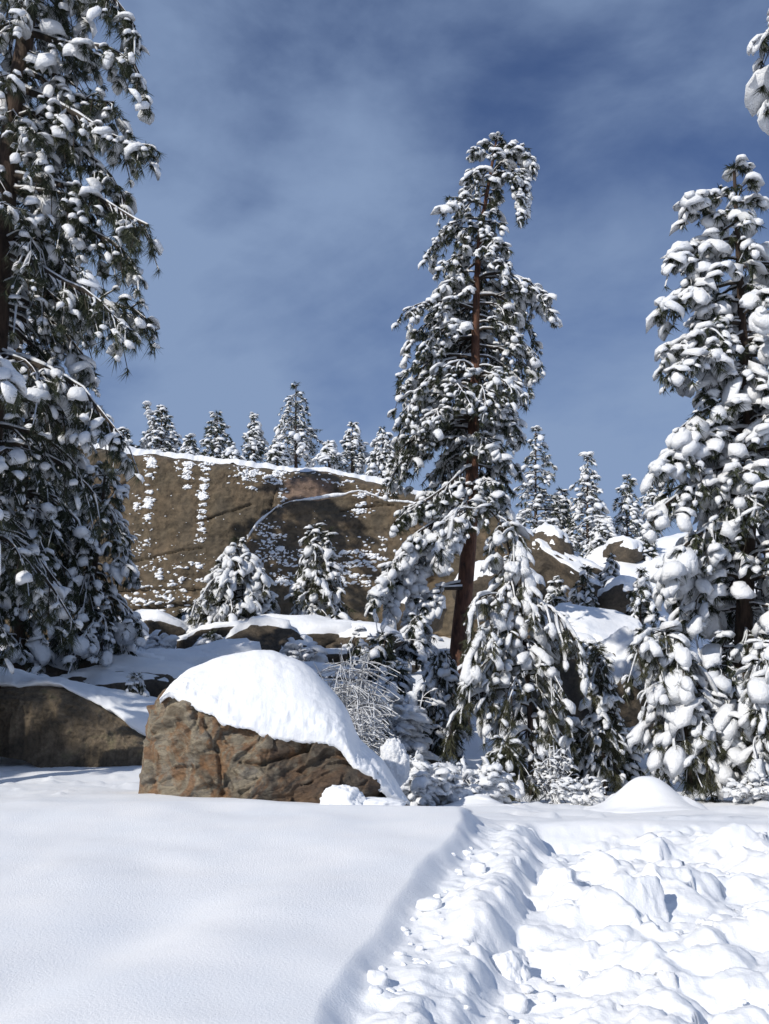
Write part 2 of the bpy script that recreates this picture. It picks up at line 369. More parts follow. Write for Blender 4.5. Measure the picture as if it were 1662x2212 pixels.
def build_ground():
    a_d = np.linspace(-R(25), R(25), 430)
    a_o = np.linspace(R(25), 2 * math.pi - R(25), 72)[1:-1]
    ang = np.concatenate([a_d, a_o])
    rad = np.concatenate([np.linspace(.4, 3.4, 8)[:-1], np.geomspace(3.4, 9.3, 330)[:-1], np.geomspace(9.3, 46, 140)[:-1], np.geomspace(46, 900, 36)])
    A, Rr = np.meshgrid(ang, rad); X = np.sin(A) * Rr; Y = np.cos(A) * Rr
    Z = ground_z(X.ravel(), Y.ravel()).reshape(X.shape)
    n, m = X.shape
    V = np.stack([X, Y, Z], -1).reshape(-1, 3)
    i, j = np.meshgrid(np.arange(n - 1), np.arange(m), indexing='ij'); j2 = (j + 1) % m
    q = np.stack([i * m + j, (i + 1) * m + j, (i + 1) * m + j2, i * m + j2], -1).reshape(-1, 4)
    V = np.concatenate([V, [[0, 0, float(ground_z(np.array([0.]), np.array([0.]))[0])]]]); c = len(V) - 1
    k = np.arange(m); fan = np.stack([np.full(m, c), k, (k + 1) % m], -1)
    o = link_obj('snow_ground', mesh('snow_ground', V, [q[:, ::-1], fan[:, ::-1]]), SNOW_G); o['kind'] = 'structure'
    return o
build_ground()
def gz(x, y): return float(ground_z(np.array([x]), np.array([y]), False)[0])

# ------------------------------------------------------------------ cliff
TOPX = [-40, 60, 150, 230, 350, 480, 560, 640, 700, 780, 850, 930, 1000, 1080, 1150, 1200]
TOPY = [930, 935, 945, 962, 972, 992, 1000, 1003, 1006, 1022, 1040, 1058, 1078, 1105, 1150, 1260]
LEDGE = [(536, 1172), (560, 1140), (600, 1104), (640, 1088), (690, 1082), (740, 1074), (775, 1066), (800, 1072), (840, 1085), (900, 1092)]
CRACKS = [[(430, 1130), (470, 1118), (545, 1090)], [(250, 1060), (300, 1020)], [(580, 1105), (600, 1050), (608, 1010)], [(300, 1220), (400, 1195), (440, 1190)], [(740, 1110), (800, 1100), (850, 1098)]]
def seg_dist(px, py, pl):
    d = np.full(px.shape, 1e9); side = np.zeros(px.shape)
    for (x0, y0), (x1, y1) in zip(pl[:-1], pl[1:]):
        vx, vy = x1 - x0, y1 - y0; t = np.clip(((px - x0) * vx + (py - y0) * vy) / (vx * vx + vy * vy), 0, 1)
        dd = np.hypot(px - x0 - t * vx, py - y0 - t * vy); d = np.minimum(d, dd)
    return d
YC = 41.0
X_OF = lambda px: (np.asarray(px, float) - CX) / F / math.cos(PITCH) * YC * .985
topx_w = np.array([P(a, b, YC)[0] for a, b in zip(TOPX, TOPY)]); topz_w = np.array([P(a, b, YC)[2] for a, b in zip(TOPX, TOPY)])
led_w = [tuple(P(a, b, YC)[[0, 2]]) for a, b in LEDGE]
cracks_w = [[tuple(P(a, b, YC)[[0, 2]]) for a, b in c] for c in CRACKS]
def cliff_top(x): return np.interp(x, topx_w, topz_w)
def cliff_y(x, z, zt):
    """distance of the rock face at (x, z)"""
    p = xyz(x, z * 1.0, 0)
    y = YC - .9 * sstep(0, 1, (zt - z) / 9.0) - .25 * fbm(p, .25, 3, 2) - .13 * fbm(p * [1, 1.6, 1], .8, 5, 4, .55) - .045 * fbm(p * [1, 1.4, 1], 4.0, 4, 6, .6, True)
    lz = np.interp(x, [a for a, b in led_w], [b for a, b in led_w], left=led_w[0][1] - 5)
    inled = sstep(led_w[0][0] - .1, led_w[0][0] + .25, x)
    lz2 = np.where(x < led_w[0][0], -99, lz) + .06 * fbm(xyz(x, 0, 0), 2.5, 3, 9)
    y = y - inled * .55 * sstep(.04, -.14, z - lz2) * (1 - .5 * sstep(1.0, 4.5, lz2 - z))
    # hollow under the slab, right of the small trees
    y = y + .9 * sstep(2.6, 3.4, lz2 - z) * sstep(.3, 1.2, x) * sstep(3.5, 1.5, x) * inled
    for c in cracks_w: y = y + .16 * np.exp(-(seg_dist(x + .10 * fbm(xyz(x, z), 1.3, 3, 71), z + .10 * fbm(xyz(x, z), 1.3, 3, 72), c) / .035) ** 2)
    # small ledges
    lay = z + .25 * fbm(xyz(x * .5, z, 1), .8, 3, 15); fr = lay * 1.6 - np.floor(lay * 1.6)
    low = sstep(.45, .85, (zt - z) / 8)
    y = y + (.04 + .22 * low) * (fr - .5) * sstep(-.1, .4, fbm(xyz(x * .4, z * .8), .7, 2, 19) + low * .7)
    # rounded top edge
    y = y + .9 * (1 - np.sqrt(np.clip(1 - sstep(.75, 0, zt - z) ** 2, 0, 1)))
    return y
cliff = None
def build_cliff():
    global cliff
    xs = np.linspace(X_OF(-40), X_OF(1195), 360); zs = np.linspace(0, 1, 175)
    zt = cliff_top(xs) + .10 * fbm(xyz(xs, 0, 0), 1.5, 3, 33)
    X, T = np.meshgrid(xs, zs); ZT = np.broadcast_to(zt, X.shape); Z = 4.0 + (ZT - 4.0) * T
    Y = cliff_y(X.ravel(), Z.ravel(), ZT.ravel()).reshape(X.shape)
    V = np.stack([X, Y, Z], -1); n, m, _ = V.shape
    # back part of the top, and the far side wall, so that it is a body
    back = []
    for k, (dy, dz) in enumerate(((1.2, .12), (2.5, .1), (5, -.3), (5.2, -9))): 
        r = V[-1].copy(); r[:, 1] = V[-1][:, 1] + dy; r[:, 2] = V[-1][:, 2] + dz; back.append(r)
    V = np.concatenate([V, np.array(back)]); n = len(V)
    i, j = np.meshgrid(np.arange(n - 1), np.arange(m - 1), indexing='ij')
    q = np.stack([i * m + j, i * m + j + 1, (i + 1) * m + j + 1, (i + 1) * m + j], -1).reshape(-1, 4)
    cliff = link_obj('cliff', mesh('cliff', V.reshape(-1, 3), [q]), CLIFF); cliff['kind'] = 'structure'
    cliff['label'] = 'broad brown rock face streaked with snow'
    # snow lying along the top: lobed front edge
    g = Geo(); m = 360; prof = np.linspace(0, 1, 26)
    lip = .10 + .26 * fbm(xyz(xs, 5, 0), .9, 4, 40, .6) + .08 * fbm(xyz(xs, 5, 0), 4, 3, 41)
    rows = []
    th = np.clip(.30 + .30 * fbm(xyz(xs, 2, 0), .9, 4, 42, .6), .03, .8)
    for t in prof:
        a = t * 6.0
        zz = zt - np.clip(lip, -.05, 1) * (1 - sstep(0, .05, t)) ; 
        lift = th * np.sqrt(np.clip(1 - (1 - np.clip(t / .12, 0, 1)) ** 2, 0, 1))
        yy = cliff_y(xs, np.minimum(zz, zt - .02), zt) if t < .05 else cliff_y(xs, zt - .02, zt)
        off = -.03 - .05 * np.sin(min(t / .05, 1) * math.pi)
        yb = yy + off + (a if t >= .05 else a * .3)
        zr = zz + lift + .20 * fbm(xyz(xs, a * 1.6, 0), 1.1, 4, 43) * sstep(.03, .2, t) + .12 * sstep(.1, .4, t) * fbm(xyz(xs, a * 1.4, 3), .6, 2, 44)
        rows.append(np.stack([xs, yb, zr], -1))
    rows[-1][:, 2] -= 1.2
    V = np.array(rows); n = len(V); i, j = np.meshgrid(np.arange(n - 1), np.arange(m - 1), indexing='ij')
    g.add(V.reshape(-1, 3), np.stack([i * m + j, i * m + j + 1, (i + 1) * m + j + 1, (i + 1) * m + j], -1).reshape(-1, 4))
    o = g.obj('snow_cover', SNOW_R, cliff)
    # snow along the curved ledge
    lx = np.linspace(led_w[0][0] + .05, led_w[-1][0], 160); lz = np.interp(lx, [a for a, b in led_w], [b for a, b in led_w])
    ly = cliff_y(lx, lz - .25, cliff_top(lx)) ; ly2 = cliff_y(lx, lz + .15, cliff_top(lx))
    pts = np.stack([lx, np.minimum(ly + .12, ly2), lz + .02], -1)
    rad = np.clip(.055 + .09 * fbm(xyz(lx, 0, 0), 1.5, 4, 50, .6), .012, .2) * (.5 + .5 * sstep(led_w[0][0], led_w[2][0], lx)); pts[:, 2] += .06 * fbm(xyz(lx, 4, 0), 2.2, 3, 51)
    g = Geo(); g.add(*tubes(pts[None], rad[None], 8)); g.obj('ledge_snow', SNOW_R, cliff)
    # snow caught on small roughnesses of the face: streaks below notches, ledges, shaded lower slab
    rg = np.random.default_rng(8); pos = []; siz = []
    def strew(n, cx, w_, y0, y1, wgt=lambda t: 1 - .75 * t, s=1.0, sway=0):
        t = rg.random(n) ** 1.0; keep = rg.random(n) < wgt(t); t = t[keep]
        px = cx + sway * t + rg.normal(0, w_, len(t)) * (1 - .3 * t); py = y0 + (y1 - y0) * t
        for a, b in zip(px, py): pos.append((a, b)); siz.append(s * rg.uniform(.5, 1.5))
    strew(900, 322, 5.5, 975, 1120, lambda t: .95 - .55 * t, 1.0, -6); strew(140, 318, 8, 1090, 1180, lambda t: .7 - .4 * t, .8)
    strew(90, 383, 5, 985, 1025); strew(600, 403, 7, 985, 1050, lambda t: .9 - .5 * t); strew(800, 442, 6.5, 985, 1075, lambda t: .95 - .5 * t, 1, -8)
    strew(600, 436, 6, 1065, 1190, lambda t: .9 - .4 * t, .9, -4); strew(130, 292, 6, 1060, 1180); strew(240, 300, 10, 1090, 1230, lambda t: .5, .8)
    strew(800, 545, 24, 998, 1040, lambda t: .9 - .6 * t, 1); strew(110, 540, 8, 1030, 1065); strew(350, 588, 16, 1000, 1040); strew(200, 606, 7, 1005, 1095, lambda t: .7)
    strew(70, 650, 60, 1010, 1030); strew(120, 740, 30, 1030, 1045); strew(170, 785, 9, 1040, 1105, lambda t: .8, 1.1, -6); strew(90, 780, 18, 1095, 1120); strew(130, 830, 20, 1050, 1075)
    strew(30, 500, 80, 1060, 1170, lambda t: 1, .6); strew(30, 360, 60, 1020, 1200, lambda t: 1, .6)
    strew(600, 575, 22, 1130, 1260, lambda t: .8, 1.0, 30); strew(600, 640, 45, 1190, 1270, lambda t: .8, 1.1); strew(700, 760, 40, 1190, 1270, lambda t: .9, 1.2); strew(90, 690, 60, 1110, 1180, lambda t: .6, .8)
    strew(160, 810, 25, 1160, 1210, lambda t: .9, 1.1); strew(420, 340, 60, 1230, 1345, lambda t: .3 + .7 * t, 1.7); strew(240, 430, 40, 1200, 1330, lambda t: .6 + .3 * t, 1.4); strew(120, 350, 60, 1195, 1235, lambda t: 1, .8)
    pos = np.array(pos); siz = np.array(siz)
    W = P(pos[:, 0], pos[:, 1], YC - .5); x = W[:, 0]; z = W[:, 2]; zt_ = cliff_top(x)
    ok = (z < zt_ - .05); x, z, zt_, siz = x[ok], z[ok], zt_[ok], siz[ok]
    # gather into little horizontal steps
    cl = fbm(xyz(x * 1.2, z * 3.2), 2.2, 3, 55); kk = cl > -.22 + .25 * rg.random(len(x)); x, z, zt_, siz = x[kk], z[kk], zt_[kk], siz[kk] * (.75 + .8 * np.clip(cl[kk], 0, 1))
    sl = cliff_y(x, z + .04, zt_) - cliff_y(x, z - .04, zt_); kk = sl > np.quantile(sl, .18); x, z, zt_, siz = x[kk], z[kk], zt_[kk], siz[kk]
    y = cliff_y(x, z, zt_)
    g = Geo(); V, Fc = ICO[1]
    n = len(x); sca = np.stack([rg.uniform(.03, .10, n) * siz, rg.uniform(.03, .06, n) * siz, rg.uniform(.018, .05, n) * siz], -1)
    fw = np.stack([np.ones(n), rg.normal(0, .2, n), rg.normal(0, .25, n)], -1)
    stamp(g, V, Fc, np.stack([x, y - .005, z], -1), fw, sca)
    o = g.obj('clinging_snow', SNOW_R, cliff, kind='stuff')
build_cliff()

# ------------------------------------------------------------------ rocks
def rock(name, label, c, dims, seed, rotz=0, tilt=(0, 0), snow=.2, mat=None, sub=4, group=None, cat='rock', facets=9, thr=(.25, .75), rough=1.0):
    mat = mat or ROCK; rg = np.random.default_rng(seed); V, Fc = ICO[sub]; V = V.copy()
    for k in range(facets):
        d = rg.normal(size=3); d /= np.linalg.norm(d); lim = rg.uniform(.55, .85); s = V @ d
        V = V - np.clip(s - lim, 0, None)[:, None] * d * .88
    V = V * (1 + .10 * fbm(V, 1.4, 3, seed)[:, None] * rough + .045 * fbm(V, 5, 4, seed + 3, .55, True)[:, None] * rough)
    V = V * np.array(dims) / 2
    def rot(V):
        for ax, an in ((0, tilt[0]), (1, tilt[1]), (2, rotz)):
            c_, s_ = math.cos(an), math.sin(an); M = np.eye(3); a, b = [(1, 2), (2, 0), (0, 1)][ax]
            M[a, a] = c_; M[a, b] = -s_; M[b, a] = s_; M[b, b] = c_; V = V @ M.T
        return V
    V = rot(V); t = thing(name, label, cat, c, group)
    link_obj('rock', mesh('rock', V, [Fc]), mat, t)
    if snow > 0:
        tri = V[Fc]; fn = np.cross(tri[:, 1] - tri[:, 0], tri[:, 2] - tri[:, 0]); vn = np.zeros_like(V)
        for k in range(3): np.add.at(vn, Fc[:, k], fn)
        vn /= np.linalg.norm(vn, axis=1, keepdims=True) + 1e-12
        msk = sstep(thr[0], thr[1], vn[:, 2] + .28 * fbm(V + np.array(c), 1.6, 4, seed + 9))
        S = V - vn * .03 * (1 - sstep(0, .15, msk))[:, None]
        S[:, 2] += snow * np.sqrt(msk) * (1 + .25 * fbm(V, 1.5, 2, seed + 5)); 
        keep = (msk[Fc] > .01).any(1)
        if keep.any():
            used = np.unique(Fc[keep]); mp_ = -np.ones(len(S), int); mp_[used] = np.arange(len(used))
            link_obj('snow_cap', mesh('snow_cap', S[used], [mp_[Fc[keep]]]), SNOW_R, t)
    return t

# hero boulder: lofted from the outline, with its cap of snow
def build_boulder():
    Y0 = 9.0
    st = np.array([(303, 1712, 1712), (307, 1680, 1678), (313, 1640, 1636), (324, 1575, 1570), (344, 1516, 1510), (368, 1498, 1484), (400, 1514, 1450), (470, 1548, 1420), (545, 1574, 1406), (590, 1588, 1408), (640, 1595, 1428), (680, 1598, 1456), (715, 1600, 1490), (738, 1606, 1518), (756, 1640, 1546), (772, 1668, 1594), (800, 1680, 1620), (830, 1718, 1645), (860, 1732, 1694), (886, 1740, 1738)], float)
    base = np.array(P(590, 1735, Y0 + .6)); base[2] = gz(base[0], base[1]) - .05
    t = thing('boulder', 'rust and grey boulder under a thick smooth cap of fresh snow', 'boulder', base)
    ns = 340; xs = np.concatenate([np.linspace(303, 345, 56)[:-1], np.linspace(345, 886, ns - 55)])
    e = np.interp(xs, st[:, 0], st[:, 1]); tp = np.interp(xs, st[:, 0], st[:, 2])
    k = np.ones(9) / 9
    def smooth(a): return np.convolve(np.pad(a, 4, mode='edge'), k, 'valid')
    for _ in range(2): e = smooth(e); tp = smooth(tp)
    u = (xs - 303) / (886 - 303)
    hw = np.sqrt(np.clip(1 - (np.clip((u - .42) / .585, -1, 1)) ** 4, 0, 1)) * np.where(u < .42, np.sqrt(np.clip(1 - ((.42 - u) / .425) ** 3, 0, 1)), 1)
    yf = Y0 + .55 - .55 * hw + .25 * u                        # front line
    yb = Y0 + .75 + 1.0 * hw + .2 * u                      # back line
    ym = yf + .42 * (yb - yf)
    E = P(xs, e, yf + .10); T_ = P(xs, tp, ym); B = P(xs, 1735, yf)
    zb = base[2] - .15
    ze = np.minimum(E[:, 2], T_[:, 2]); zt = T_[:, 2]; Xf = E[:, 0]
    snowth = np.clip(zt - ze, 0, None); snowt = .26 * sstep(0, .25, snowth)
    # rock sections
    rows = []
    nf, ntp, nbk = 115, 16, 14
    for a in np.linspace(0, 1, nf):
        z = zb + (ze - zb) * a; y = yf - .05 * math.sin(a * math.pi) + .13 * a ** 3 + .06 * (1 - a) ** 4
        rows.append(np.stack([Xf, y, z], -1))
    for a in np.linspace(0, 1, ntp)[1:]:
        z = ze + (zt - snowt - ze) * math.sin(a * math.pi / 2); z = np.maximum(z, ze - .15); y = yf + .13 + (ym - yf - .13) * a
        rows.append(np.stack([Xf, y, z], -1))
    for a in np.linspace(0, 1, nbk)[1:]:
        z = zb + (zt - snowt - zb) * math.sqrt(max(0, 1 - a ** 2.4)); y = ym + (yb - ym) * a
        rows.append(np.stack([Xf, y, z], -1))
    V = np.array(rows); n, m, _ = V.shape
    flare = lambda V, y0: V[..., 0] * (1 + np.clip(V[..., 1] / y0 - 1, 0, .075))      # the boulder widens a little behind its front face
    V[..., 0] = flare(V, (yf + .10)[None])
    du = np.gradient(V, axis=1); dv = np.gradient(V, axis=0); nr = np.cross(du, dv); nr /= np.linalg.norm(nr, axis=2, keepdims=True) + 1e-9
    Pn = V.reshape(-1, 3)
    q = Pn @ np.array([[.9, 0, -.42], [0, 1, 0], [.42, 0, .9]])
    warp = q + .18 * np.stack([fbm(q, 2.2, 3, 1), fbm(q, 2.2, 3, 2), fbm(q, 2.2, 3, 3)], -1)
    d = .03 * fbm(warp * [1, 1, 2.4], 1.5, 4, 60, .55, True) + .016 * fbm(warp * [1, 1, 2.6], 6, 4, 61, .6, True) + .006 * fbm(warp, 26, 3, 62, .6)
    # broken flakes: cells with their own tilted faces, stretched along the bedding
    rg = np.random.default_rng(3); lo = warp.min(0); hi = warp.max(0); best = np.arange(len(warp))
    for ncell, amp_, tilt_, yr in ((55, .05, .30, (Y0 - .2, Y0 + .7)), (420, .016, .32, (Y0 - .2, Y0 + .6))):
        cen = np.stack([rg.uniform(lo[0], hi[0], ncell), rg.uniform(*yr, ncell), rg.uniform(lo[2], hi[2], ncell)], -1)
        fr_ = np.arange(len(warp)) < (nf + 6) * m; w3 = warp[fr_] * [1, .7, 2.0]; c3 = cen * [1, .7, 2.0]
        i1 = np.empty(len(w3), int)
        for k0 in range(0, len(w3), 20000): i1[k0:k0 + 20000] = ((w3[k0:k0 + 20000, None] - c3[None]) ** 2).sum(2).argmin(1)
        gr = rg.uniform(-tilt_, tilt_, (ncell, 2)); of = rg.uniform(-amp_, amp_, ncell); v = warp[fr_] - cen[i1]
        d[fr_] += np.clip(of[i1] + gr[i1, 0] * v[:, 0] + gr[i1, 1] * v[:, 2], -1.6 * amp_, 1.6 * amp_)
    fade = np.minimum(1, np.minimum(np.arange(m), np.arange(m)[::-1]) / 12.0)[None, :].repeat(n, 0)
    d = d.reshape(n, m); d[:] = (d + np.roll(d, 1, 0) + np.roll(d, 1, 1)) / 3; d = d * fade
    # the big oblique fracture
    fr = [tuple(P(a, b, Y0)[[0, 2]]) for a, b in ((690, 1600), (640, 1622), (600, 1640), (560, 1655), (520, 1650))]
    d -= .07 * np.exp(-(seg_dist(V[..., 0], V[..., 2], fr) / .018) ** 2) - .05 * sstep(.0, .12, V[..., 2] - np.interp(V[..., 0], *zip(*sorted(fr)))) * sstep(fr[-1][0], fr[-2][0], V[..., 0]) * sstep(fr[0][0] + .1, fr[0][0] - .02, V[..., 0])
    fr2 = [tuple(P(a, b, Y0)[[0, 2]]) for a, b in ((435, 1560), (470, 1625), (478, 1680), (480, 1720))]
    d -= .05 * np.exp(-(seg_dist(V[..., 0], V[..., 2], fr2) / .02) ** 2)
    V = V + nr * d[..., None] * np.sign(-nr[5, m // 2, 1] + 1e-9)
    i, j = np.meshgrid(np.arange(n - 1), np.arange(m - 1), indexing='ij')
    qd = np.stack([i * m + j, i * m + j + 1, (i + 1) * m + j + 1, (i + 1) * m + j], -1).reshape(-1, 4)
    o = link_obj('rock', mesh('rock', V.reshape(-1, 3), [qd], True), BOULDER, t); localise(o, t)
    # snow cap
    rows = []; k0 = np.searchsorted(xs, 350)
    X = Xf[k0:]; yf_, ym_, yb_, ze_, zt_ = yf[k0:], ym[k0:], yb[k0:], ze[k0:], zt[k0:]
    rag = .04 * fbm(xyz(X, 3, 0), 5, 4, 70, .6)
    lip = np.full(len(X), .05)
    H = np.clip(zt_ - ze_, .02, None)
    rows.append(np.stack([X, yf_ + .25, ze_ - .02 + rag], -1)); rows.append(np.stack([X, yf_ + .10, ze_ - .01 + rag], -1)); rows.append(np.stack([X, yf_ + .02, ze_ - .03 + rag], -1))
    ang = np.linspace(0, 1, 60)
    for a in ang:
        y = yf_ + .02 + (ym_ - yf_ - .02) * (.15 * a + .85 * a ** 1.35) - .06 * math.sin(min(a * 6, 1) * math.pi / 2) * (1 - a)
        z = ze_ + H * (math.sin(a * math.pi / 2) ** .92) + rag * (1 - min(1, a * 2.2)) ** 2
        rows.append(np.stack([X, y, z], -1))
    for a in np.linspace(0, 1, 40)[1:]:
        y = ym_ + (yb_ + .1 - ym_) * a; z = zb + (zt_ - zb) * math.sqrt(max(0, 1 - a ** 2.2)); rows.append(np.stack([X, y, z], -1))
    V = np.array(rows); n, m, _ = V.shape; V[..., 0] = flare(V, (yf_ + .10)[None]); Q = V.reshape(-1, 3)
    dz = .012 * fbm(Q, 4, 3, 80) + .030 * fbm(Q, 11, 4, 81, .6) * sstep(.42, .0, np.abs(Q[:, 2] - np.tile(ze_, n))) + .004 * fbm(Q, 18, 2, 85) + .028 * fbm(Q, 1.4, 2, 82)
    dzf = np.tile(np.minimum(1, np.arange(m) / 10.0), n); V = V.copy(); V[..., 2] += (dz * dzf).reshape(n, m); V[..., 1] -= (dz * .7).reshape(n, m)
    i, j = np.meshgrid(np.arange(n - 1), np.arange(m - 1), indexing='ij')
    qd = np.stack([i * m + j, i * m + j + 1, (i + 1) * m + j + 1, (i + 1) * m + j], -1).reshape(-1, 4)
    o = link_obj('snow_cap', mesh('snow_cap', V.reshape(-1, 3), [qd]), SNOW_B, t); localise(o, t)
build_boulder()

def lump(name, label, c, dims, seed, sub=4, amp=.12, group=None, cat='snow', mat=None, flat=0, box=0):
    V, Fc = ICO[sub]; V = V.copy()
    rg = np.random.default_rng(seed)
    for k in range(flat):
        d = rg.normal(size=3); d /= np.linalg.norm(d); V -= np.clip(V @ d - rg.uniform(.5, .75), 0, None)[:, None] * d * .9
    if box: V = V / (np.abs(V).max(1, keepdims=True) ** box)
    V = V * (1 + amp * fbm(V, 1.6, 3, seed)[:, None] + amp * .55 * fbm(V, 5, 4, seed + 2, .6)[:, None]) * np.array(dims) / 2
    o = link_obj(name, mesh(name, V, [Fc]), mat or SNOW_B); o.location = c; return tag(o, label, cat, group)
c = P(742, 1722, 8.85); lump('snow_lump', 'small knob of snow against the right foot of the big boulder', (c[0], c[1], gz(c[0], c[1]) + .0), (.36, .3, .30), 4, 5, amp=.30)
c = P(800, 1730, 8.95); lump('snow_lump', 'low apron of snow slumped at the foot of the boulder', (c[0], c[1], gz(c[0], c[1]) + .0), (.6, .34, .14), 14, 5, amp=.22)
c = P(853, 1650, 11.6); lump('snow_lump', 'rounded hump of snow over a buried bush behind the right shoulder of the boulder', (c[0], c[1], c[2]), (.34, .34, .52), 24, 5, amp=.34, mat=SNOW_T)
# buried rock at the right: smooth mound
def mound(name, label, px, base_y, w_px, h_px, Y, seed):
    c = P(px, base_y, Y); wd = w_px / F * Y * 1.02; ht = h_px / F * Y
    r = np.linspace(0, 1, 40); a = np.linspace(0, 2 * math.pi, 72, endpoint=False); Rr, A = np.meshgrid(r, a, indexing='ij')
    prof = np.exp(-(Rr * 2.0) ** 2.3) * 1.0
    X = Rr * np.cos(A) * wd * .62; Yy = Rr * np.sin(A) * wd * .62; Z = ht * prof * (1 + .05 * fbm(xyz(X, Yy), 1.6, 2, seed)) 
    gx = ground_z((X + c[0]).ravel(), (Yy + c[1]).ravel()).reshape(X.shape) - gz(c[0], c[1])
    Z = Z + gx - .03 * sstep(.8, 1, Rr)
    n, m = X.shape; i, j = np.meshgrid(np.arange(n - 1), np.arange(m), indexing='ij'); j2 = (j + 1) % m
    q = np.stack([i * m + j, (i + 1) * m + j, (i + 1) * m + j2, i * m + j2], -1).reshape(-1, 4)
    o = link_obj(name, mesh(name, np.stack([X, Yy, Z], -1).reshape(-1, 3), [q]), SNOW_B); o.location = (c[0], c[1], gz(c[0], c[1])); return tag(o, label, 'snow mound')
mound('snow_mound', 'smooth rounded mound of snow in front of the drooping young pine', 1400, 1730, 240, 68, 12.2, 3)
mound('snow_mound', 'low snow heap at the foot of the snow-bent shrubs', 1030, 1715, 160, 26, 12.6, 5)

# rock slab at the left with its snow roof
def build_left_rock():
    Y0 = 13.6; st = np.array([(-140, 1478, 1440, 1600), (0, 1486, 1447, 1548), (60, 1484, 1455, 1556), (130, 1490, 1466, 1588), (190, 1514, 1478, 1612), (235, 1542, 1484, 1626), (280, 1572, 1492, 1632), (315, 1592, 1500, 1632), (345, 1606, 1508, 1640)], float)
    xs = np.linspace(-140, 345, 200); e, tp, bt = [np.interp(xs, st[:, 0], st[:, k]) for k in (1, 2, 3)]
    E = P(xs, e, Y0); T_ = P(xs, tp, Y0 + 1.1); B = P(xs, bt, Y0 - .25)
    c = np.array(P(150, 1630, Y0)); t = thing('rock_slab', 'low lichened rock slab under a long roof of snow beside the boulder', 'rock', c)
    rows = [B - [0, 0, .5]]
    for a in np.linspace(0, 1, 50): rows.append(B + (E - B) * a + np.array([0, -.10 * math.sin(a * math.pi), 0]))
    rows.append(E + [0, .5, .12]); rows.append(T_ + [0, 0, -.22]); rows.append(T_ + [0, 1.2, -.8])
    V = np.array(rows); n, m, _ = V.shape; Q = V.reshape(-1, 3)
    d = .10 * fbm(Q, 1.6, 4, 90, .55, True) + .05 * fbm(Q, 6, 4, 91, .6, True)
    V[..., 1] -= d.reshape(n, m)
    i, j = np.meshgrid(np.arange(n - 1), np.arange(m - 1), indexing='ij'); q = np.stack([i * m + j, i * m + j + 1, (i + 1) * m + j + 1, (i + 1) * m + j], -1).reshape(-1, 4)
    o = link_obj('rock', mesh('rock', V.reshape(-1, 3), [q]), ROCK_L, t); localise(o, t)
    E2 = E + np.stack([0 * xs, 0 * xs - .06, .03 + .10 * fbm(xyz(E[:, 0], 0, 0), 2.5, 4, 92)], -1)
    rows = [E2 + [0, .25, -.02]]
    for a in np.linspace(0, 1, 40):
        b = a ** 1.2; rows.append(np.stack([E2[:, 0] + (T_[:, 0] - E2[:, 0]) * b, E2[:, 1] - .05 * math.sin(min(1, 5 * a) * math.pi / 2) * (1 - a) + (T_[:, 1] - E2[:, 1]) * b, E2[:, 2] + (T_[:, 2] - E2[:, 2]) * math.sin(a * math.pi / 2) ** .8], -1))
    for a in np.linspace(0, 1, 14)[1:]: rows.append(T_ + np.array([0, 2.4 * a, -.9 * a * a]))
    V = np.array(rows); n, m, _ = V.shape; Q = V.reshape(-1, 3)
    V[..., 2] += (.06 * fbm(Q, 1.3, 3, 93) + .03 * fbm(Q, 4, 3, 94)).reshape(n, m)
    i, j = np.meshgrid(np.arange(n - 1), np.arange(m - 1), indexing='ij'); q = np.stack([i * m + j, i * m + j + 1, (i + 1) * m + j + 1, (i + 1) * m + j], -1).reshape(-1, 4)
    o = link_obj('snow_cap', mesh('snow_cap', V.reshape(-1, 3), [q]), SNOW_B, t); localise(o, t)
build_left_rock()

def at(px, py, Y): return tuple(float(v) for v in P(px, py, Y))
S = lambda px, Y: px / F * Y          # size of px grid units at distance Y
# right-hand outcrop
rock('outcrop_rock', 'dark upright rock block beside the red pine trunk', at(1180, 1235, 36.5), (S(135, 36.5), 2.2, S(190, 36.5)), 21, .2, snow=.16, sub=5, thr=(.5, .9), rough=1.6)
rock('outcrop_rock', 'long sloping dark outcrop dusted with snow below the ridge pines', at(1262, 1265, 36), (S(250, 36), 2.6, S(110, 36)), 22, .1, (0, R(38)), snow=.12, sub=5, thr=(.5, .95), rough=2.2)
rock('outcrop_rock', 'square dark rock under the snowy shelf behind the drooping pine', at(1352, 1300, 33), (S(110, 33), 2.0, S(95, 33)), 23, .3, snow=.16, sub=4, thr=(.45, .85), rough=1.8)
rock('outcrop_rock', 'wide flat ledge rock carrying a broad sheet of snow', at(1285, 1372, 29), (S(210, 29), 3.4, S(80, 29)), 24, 0, (R(24), R(8)), snow=.28, sub=5, thr=(.2, .6), rough=1.5)
rock('outcrop_rock', 'rounded dark rock under the snow ledge', at(1250, 1425, 27), (S(90, 27), 1.5, S(85, 27)), 25, .4, snow=.2, sub=4)
rock('outcrop_rock', 'tall shadowed rock behind the bent sapling', at(1240, 1525, 23), (S(170, 23), 2.2, S(260, 23)), 26, .1, snow=.18, sub=5, thr=(.5, .9))
rock('outcrop_rock', 'stepped rock with snow shelves beside the small fir', at(1350, 1500, 23), (S(170, 23), 2.4, S(230, 23)), 27, .3, (R(12), 0), snow=.2, sub=5, thr=(.3, .7), rough=2.2)
rock('outcrop_rock', 'pale topped rock below the distant right pines', at(1345, 1195, 40), (S(90, 40), 2.2, S(70, 40)), 28, .2, snow=.2, sub=4, thr=(.4, .8), rough=1.6)
rock('outcrop_rock', 'low snow-loaded rock left of the red pine trunk', at(900, 1330, 34), (S(150, 34), 2.2, S(80, 34)), 29, .2, snow=.25, sub=4, thr=(.4, .8))
